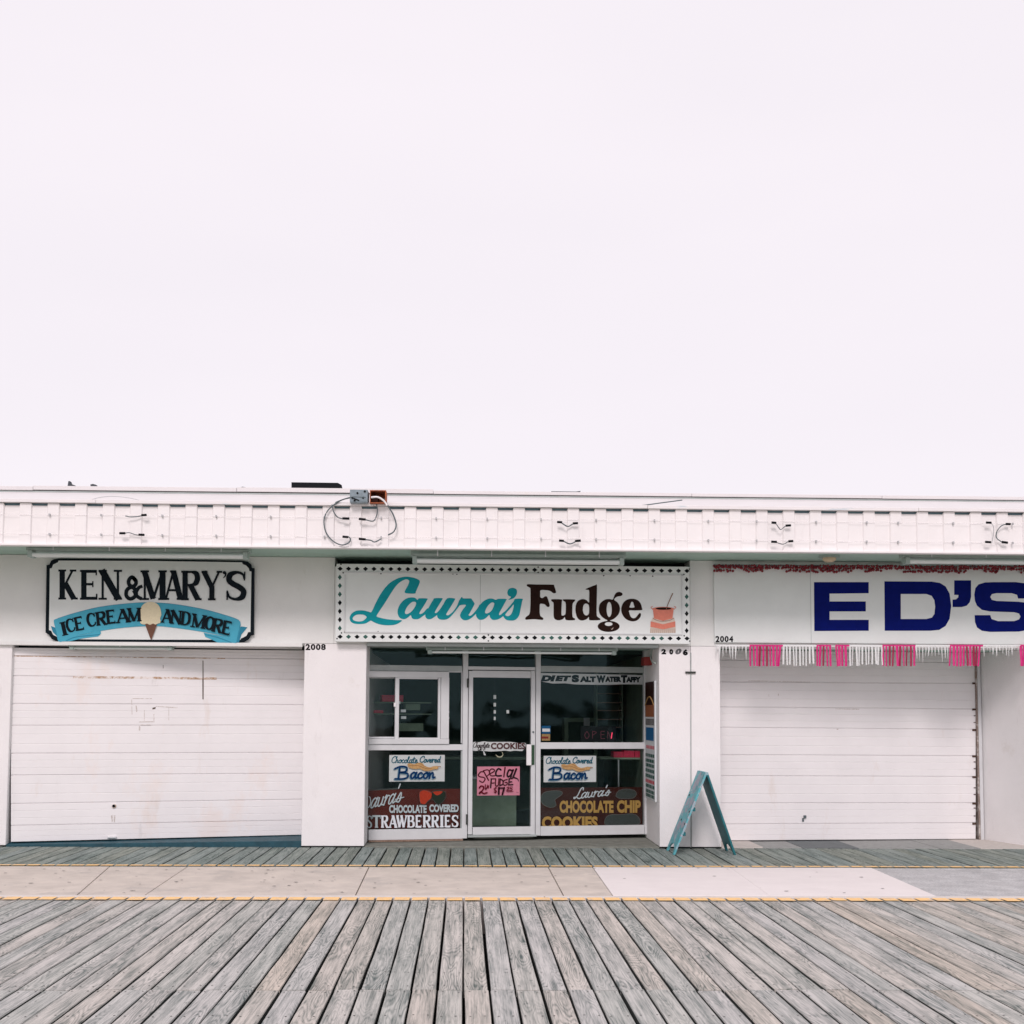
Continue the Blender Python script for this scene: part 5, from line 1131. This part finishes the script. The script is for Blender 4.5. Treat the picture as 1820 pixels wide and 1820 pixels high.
# roof bits
EX = front(YF-.02)
t = thing('junction_box', EX.P(640, 897), 'pale blue grey electrical box on the fascia edge above the cable loop', 'electrical box')
MB().px(EX, 623.5, 873.5, 655, 896.5, -.12, .12).build('case', M['box_grey'], t, bevel=.006)
mb = MB()
for x, y in ((637, 880), (647, 888), (628, 888), (650, 877), (632, 893)):
    p = EX.P(x, y); mb.tube([p+EX.n*.118, p+EX.n*.128], .012, 7)
mb.tube([EX.P(630, 889)+EX.n*.126, EX.P(640, 893)+EX.n*.126], .006, 5)
mb.build('knockout', M['black'], t)
MB().px(EX, 632, 871.8, 648, 874, -.05, .05).build('lid_clip', M['black'], t)
t = thing('junction_box', EX.P(672, 897), 'rusty orange electrical box on the fascia edge right of the grey box', 'electrical box')
mb = MB(); mb.px(EX, 658.5, 874, 687, 897.2, -.12, -.10); mb.px(EX, 658.5, 874, 660, 897.2, -.10, .10); mb.px(EX, 685.5, 874, 687, 897.2, -.10, .10); mb.px(EX, 660.2, 874, 685.3, 875.6, -.10, .10); mb.px(EX, 660.2, 895.4, 685.3, 897.2, -.10, .10)
mb.build('case', M['box_rust'], t)
MB().px(EX, 661, 885, 673, 894.6, -.08, .06).build('ballast', M['menu_brown'], t, bevel=.01)
RF = front(YP-.1)
t = thing('roof_lamp', RF.P(563, 872), 'long black flat box lying on the roof edge left of the electrical boxes', 'light housing')
MB().prism(RF, [(519.5, 858.6), (600, 859.6), (606, 863), (607, 868), (600, 870), (560, 869.6), (519.5, 867.6)], -.25, 0).build('housing', M['black'], t, bevel=.01)
MB().px(RF, 552, 869.4, 560, 876, -.15, -.1).build('bracket', M['black'], t)
MB().tube([RF.P(604, 868), RF.P(610, 871), RF.P(615, 870.6)], .008, 5).build('lead', M['cable'], t)
def scrap(polys, label, nm='roof_scrap'):
    mb = MB()
    for q in polys: mb.prism(RF, q, -.06, .0)
    return tag(mb.build(nm, M['bird']), label, 'debris')
scrap([[(120, 864), (121.5, 855), (124, 855), (126, 860), (133, 862.5), (133.5, 865.4), (121, 865.6)]], 'small dark upright scrap on the roof edge at the far left')
scrap([[(160.5, 861), (165, 860), (170.5, 861.5), (170, 865), (161, 864.6)]], 'small dark lump on the roof edge near the far left')
scrap([[(409, 867), (424, 867), (431, 865), (437, 866), (445, 867.5), (438, 869), (415, 868.6)]], 'thin dark twig lying on the roof edge above the left sign')
scrap([[(980, 873), (1024, 873.6), (1032, 872.4), (1030, 877), (1020, 876), (982, 875)]], 'thin dark strip lying on the roof edge above the centre sign')
cable([(1118, 901.5), (1150, 897.5), (1180, 893), (1213, 888.5)], .008, 'straight grey rod lying aslant over the cap flashing', (), Y=YF-.02, group=None, name='rod')
cable([(153, 892), (175, 885), (200, 882), (230, 885), (258, 892)], .004, 'thin arched wire over the cap flashing at the left', (), Y=YF-.02, group=None, m='clip')

# ------------------------------------------------------------------ garlands
GP = front(YP-.07)
# red bead garland along the top of the ED'S board
mb = MB(); rg = random.Random(9)
ico = [(0, 0, 1), (.89, 0, .45), (.28, .85, .45), (-.72, .53, .45), (-.72, -.53, .45), (.28, -.85, .45), (.72, .53, -.45), (-.28, .85, -.45), (-.89, 0, -.45), (-.28, -.85, -.45), (.72, -.53, -.45), (0, 0, -1)]
icf = [(0, 1, 2), (0, 2, 3), (0, 3, 4), (0, 4, 5), (0, 5, 1), (1, 6, 2), (2, 7, 3), (3, 8, 4), (4, 9, 5), (5, 10, 1), (6, 7, 2), (7, 8, 3), (8, 9, 4), (9, 10, 5), (10, 6, 1), (11, 7, 6), (11, 8, 7), (11, 9, 8), (11, 10, 9), (11, 6, 10)]
x = 1270.0
while x < 2010:
    for r_, (ya, yb_) in enumerate(((1004.5, 1006), (1008, 1010), (1012, 1016))):
        if r_ == 2 and math.sin(x*.09)+math.sin(x*.031) < -.6: continue
        y = rg.uniform(ya, yb_) + (x-1270)*.004; p = GP.P(x+rg.uniform(-1, 1), y)+GP.n*rg.uniform(-.02, .02); s = rg.uniform(.014, .020)
        mb.add([p+Vector(v)*s for v in ico], icf, 0, True)
    x += 4.1
t = thing('bead_garland', GP.P(1560, 1016), "garland of dark red beads hung along the top of the ED'S board", 'garland')
mb.build('bead', M['bead'], t, kind='stuff')
MB().tube([GP.P(1268, 1004), GP.P(1640, 1006), GP.P(2010, 1008)], .004, 5).build('string', M['cable'], t)
# fringe garland under the board
t = thing('fringe_garland', GP.P(1560, 1185), "pink and white plastic fringe garland hung under the ED'S board", 'garland')
def fringe(x0, x1, m, nm, ln, pitch=5.9, w_=3.3, ragged=0, seed=0):
    rg = random.Random(seed); mb = MB(); x = x0+1; m = [m, M['crimson']] if nm == 'pink_fringe' else [m, m]
    mb.px(GP, x0, 1146, x1, 1149, 0, .006)
    while x < x1-1:
        L_ = ln*rg.uniform(1-ragged, 1); a = rg.uniform(-.8, .6)*(1 if rg.random() > .15 else 4); ww = w_*rg.uniform(.6, 1.1)
        o_ = rg.uniform(-.02, .03)
        pts = []
        for k in range(5):
            f = k/4; pts.append((x+a*f, 1148+L_*f, ww*(1-.1*f if ragged < .3 else 1-.75*f), o_*f+rg.uniform(-.004, .004)))
        vs = []
        for (X, Y_, W_, oo) in pts: vs += [GP.P(X-W_/2, Y_)+GP.n*(.004+oo), GP.P(X, Y_)+GP.n*(.012+oo), GP.P(X+W_/2, Y_)+GP.n*(.004+oo)]
        mb.add(vs, [(3*i+j, 3*i+j+1, 3*i+4+j, 3*i+3+j) for i in range(4) for j in (0, 1)], int(rg.random() < .45))
        x += pitch*rg.uniform(.9, 1.1)
    o = mb.build(nm, m, t); return o
for k, (a, b) in enumerate(((1332, 1391.5), (1451, 1477), (1484.5, 1509.5), (1568, 1627), (1688, 1747), (1813, 1872), (1930, 1990))):
    fringe(a, b, M['pink'], 'pink_fringe', 36.5, 6.0, 4.3, .03, k)
for k, (a, b, ln, rag) in enumerate(((1272, 1332, 24, .6), (1391.5, 1451, 36, .12), (1509.5, 1568, 36, .1), (1627, 1688, 30, .5), (1747, 1813, 20, .7), (1872, 1930, 34, .2))):
    fringe(a, b, M['wfringe'], 'white_fringe', ln, 5.6, 3.6, rag, 50+k)

# ------------------------------------------------------------------ sandwich board
yn, yf = 13.76, 14.24
t = thing('sandwich_board', (2.67, 14.0, 0), 'peeling turquoise wooden sandwich board standing edge-on against the right pillar', 'sandwich board')
def leaf(xb_, xt, side, m, nm):
    # the leaf leans from the foot (xb_) up to the ridge (xt); an arch is cut out at its foot; built in (y, s) and mapped
    H_ = .90; th = .022
    pts = [(yn, 0), (yn+.06, 0)]
    for k in range(9):
        a = math.pi*k/8; pts.append(((yn+yf)/2-(.18)*math.cos(a), .015+.10*math.sin(a)))
    pts += [(yf-.06, 0), (yf, 0), (yf, 1), (yn, 1)]
    n = len(pts)
    def q(y, s, o): return (xb_+(xt-xb_)*s + side*o, y, H_*s)
    vs = [q(y, s, 0) for y, s in pts]+[q(y, s, th) for y, s in pts]
    arch = list(range(1, 12)); quads = []
    mb = MB()
    # front and back faces as strips between the arch and the top edge
    top = [(p[0], 1) for p in pts[:n-2]]
    vs = []
    for y, s in pts[:n-2]:
        vs += [q(y, s, 0), q(y, 1, 0), q(y, s, th), q(y, 1, th)]
    fs = []
    for i in range(n-3):
        a, b = 4*i, 4*(i+1)
        fs += [(a, b, b+1, a+1), (a+2, a+3, b+3, b+2), (a, a+2, b+2, b), (a+1, b+1, b+3, a+3)]
    fs += [(0, 1, 3, 2), (4*(n-3), 4*(n-3)+2, 4*(n-3)+3, 4*(n-3)+1)]
    mb.add(vs, fs); return mb.build(nm, m, t)
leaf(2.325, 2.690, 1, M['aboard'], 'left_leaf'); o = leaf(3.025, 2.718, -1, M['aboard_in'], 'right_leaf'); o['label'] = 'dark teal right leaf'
MB().box(2.688, yn-.002, .875, 2.722, yf+.002, .905).build('ridge_strip', M['aboard'], t, bevel=.004)
for f in (.25, .55): MB().box(2.325+.365*f+.026, yn+.008, .9*f-.02, 2.325+.365*f+.05, yf-.008, .9*f+.02).build('batten', M['aboard_in'], t)
rgp = random.Random(12); mb = MB()
def on_leaf(y, s, o): return Vector((2.325+.365*s - o*.93, y, .9*s + o*.37))
for (c0, c1) in ((.80, .95), (.52, .68), (.22, .40)):
    for k in range(7):
        yc = rgp.uniform(yn+.08, yf-.08); sc = rgp.uniform(c0, c1); n = 9
        mb.add([on_leaf(min(max(yc+rgp.uniform(.03, .12)*math.cos(6.283*q/n), yn+.01), yf-.01), sc+rgp.uniform(.03, .075)*math.sin(6.283*q/n), .0012+.0004*k) for q in range(n)], [list(range(n))], k % 2)
mb.build('peeled_patch', [mat('bare_board_grey', (.42, .43, .50), .9, .25, 40), mat('bare_board_pale', (.30, .46, .52), .9, .3, 40), M['hinge']], t)
mb = MB()
for y, s in ((13.80, .52), (13.79, .37), (14.15, .70), (14.05, .40)):
    p = Vector((2.325+.365*s, y, .9*s)); mb.tube([p+Vector((-.006, 0, .003)), p+Vector((.002, 0, 0))], .012, 7)
mb.build('bolt', M['hinge'], t)
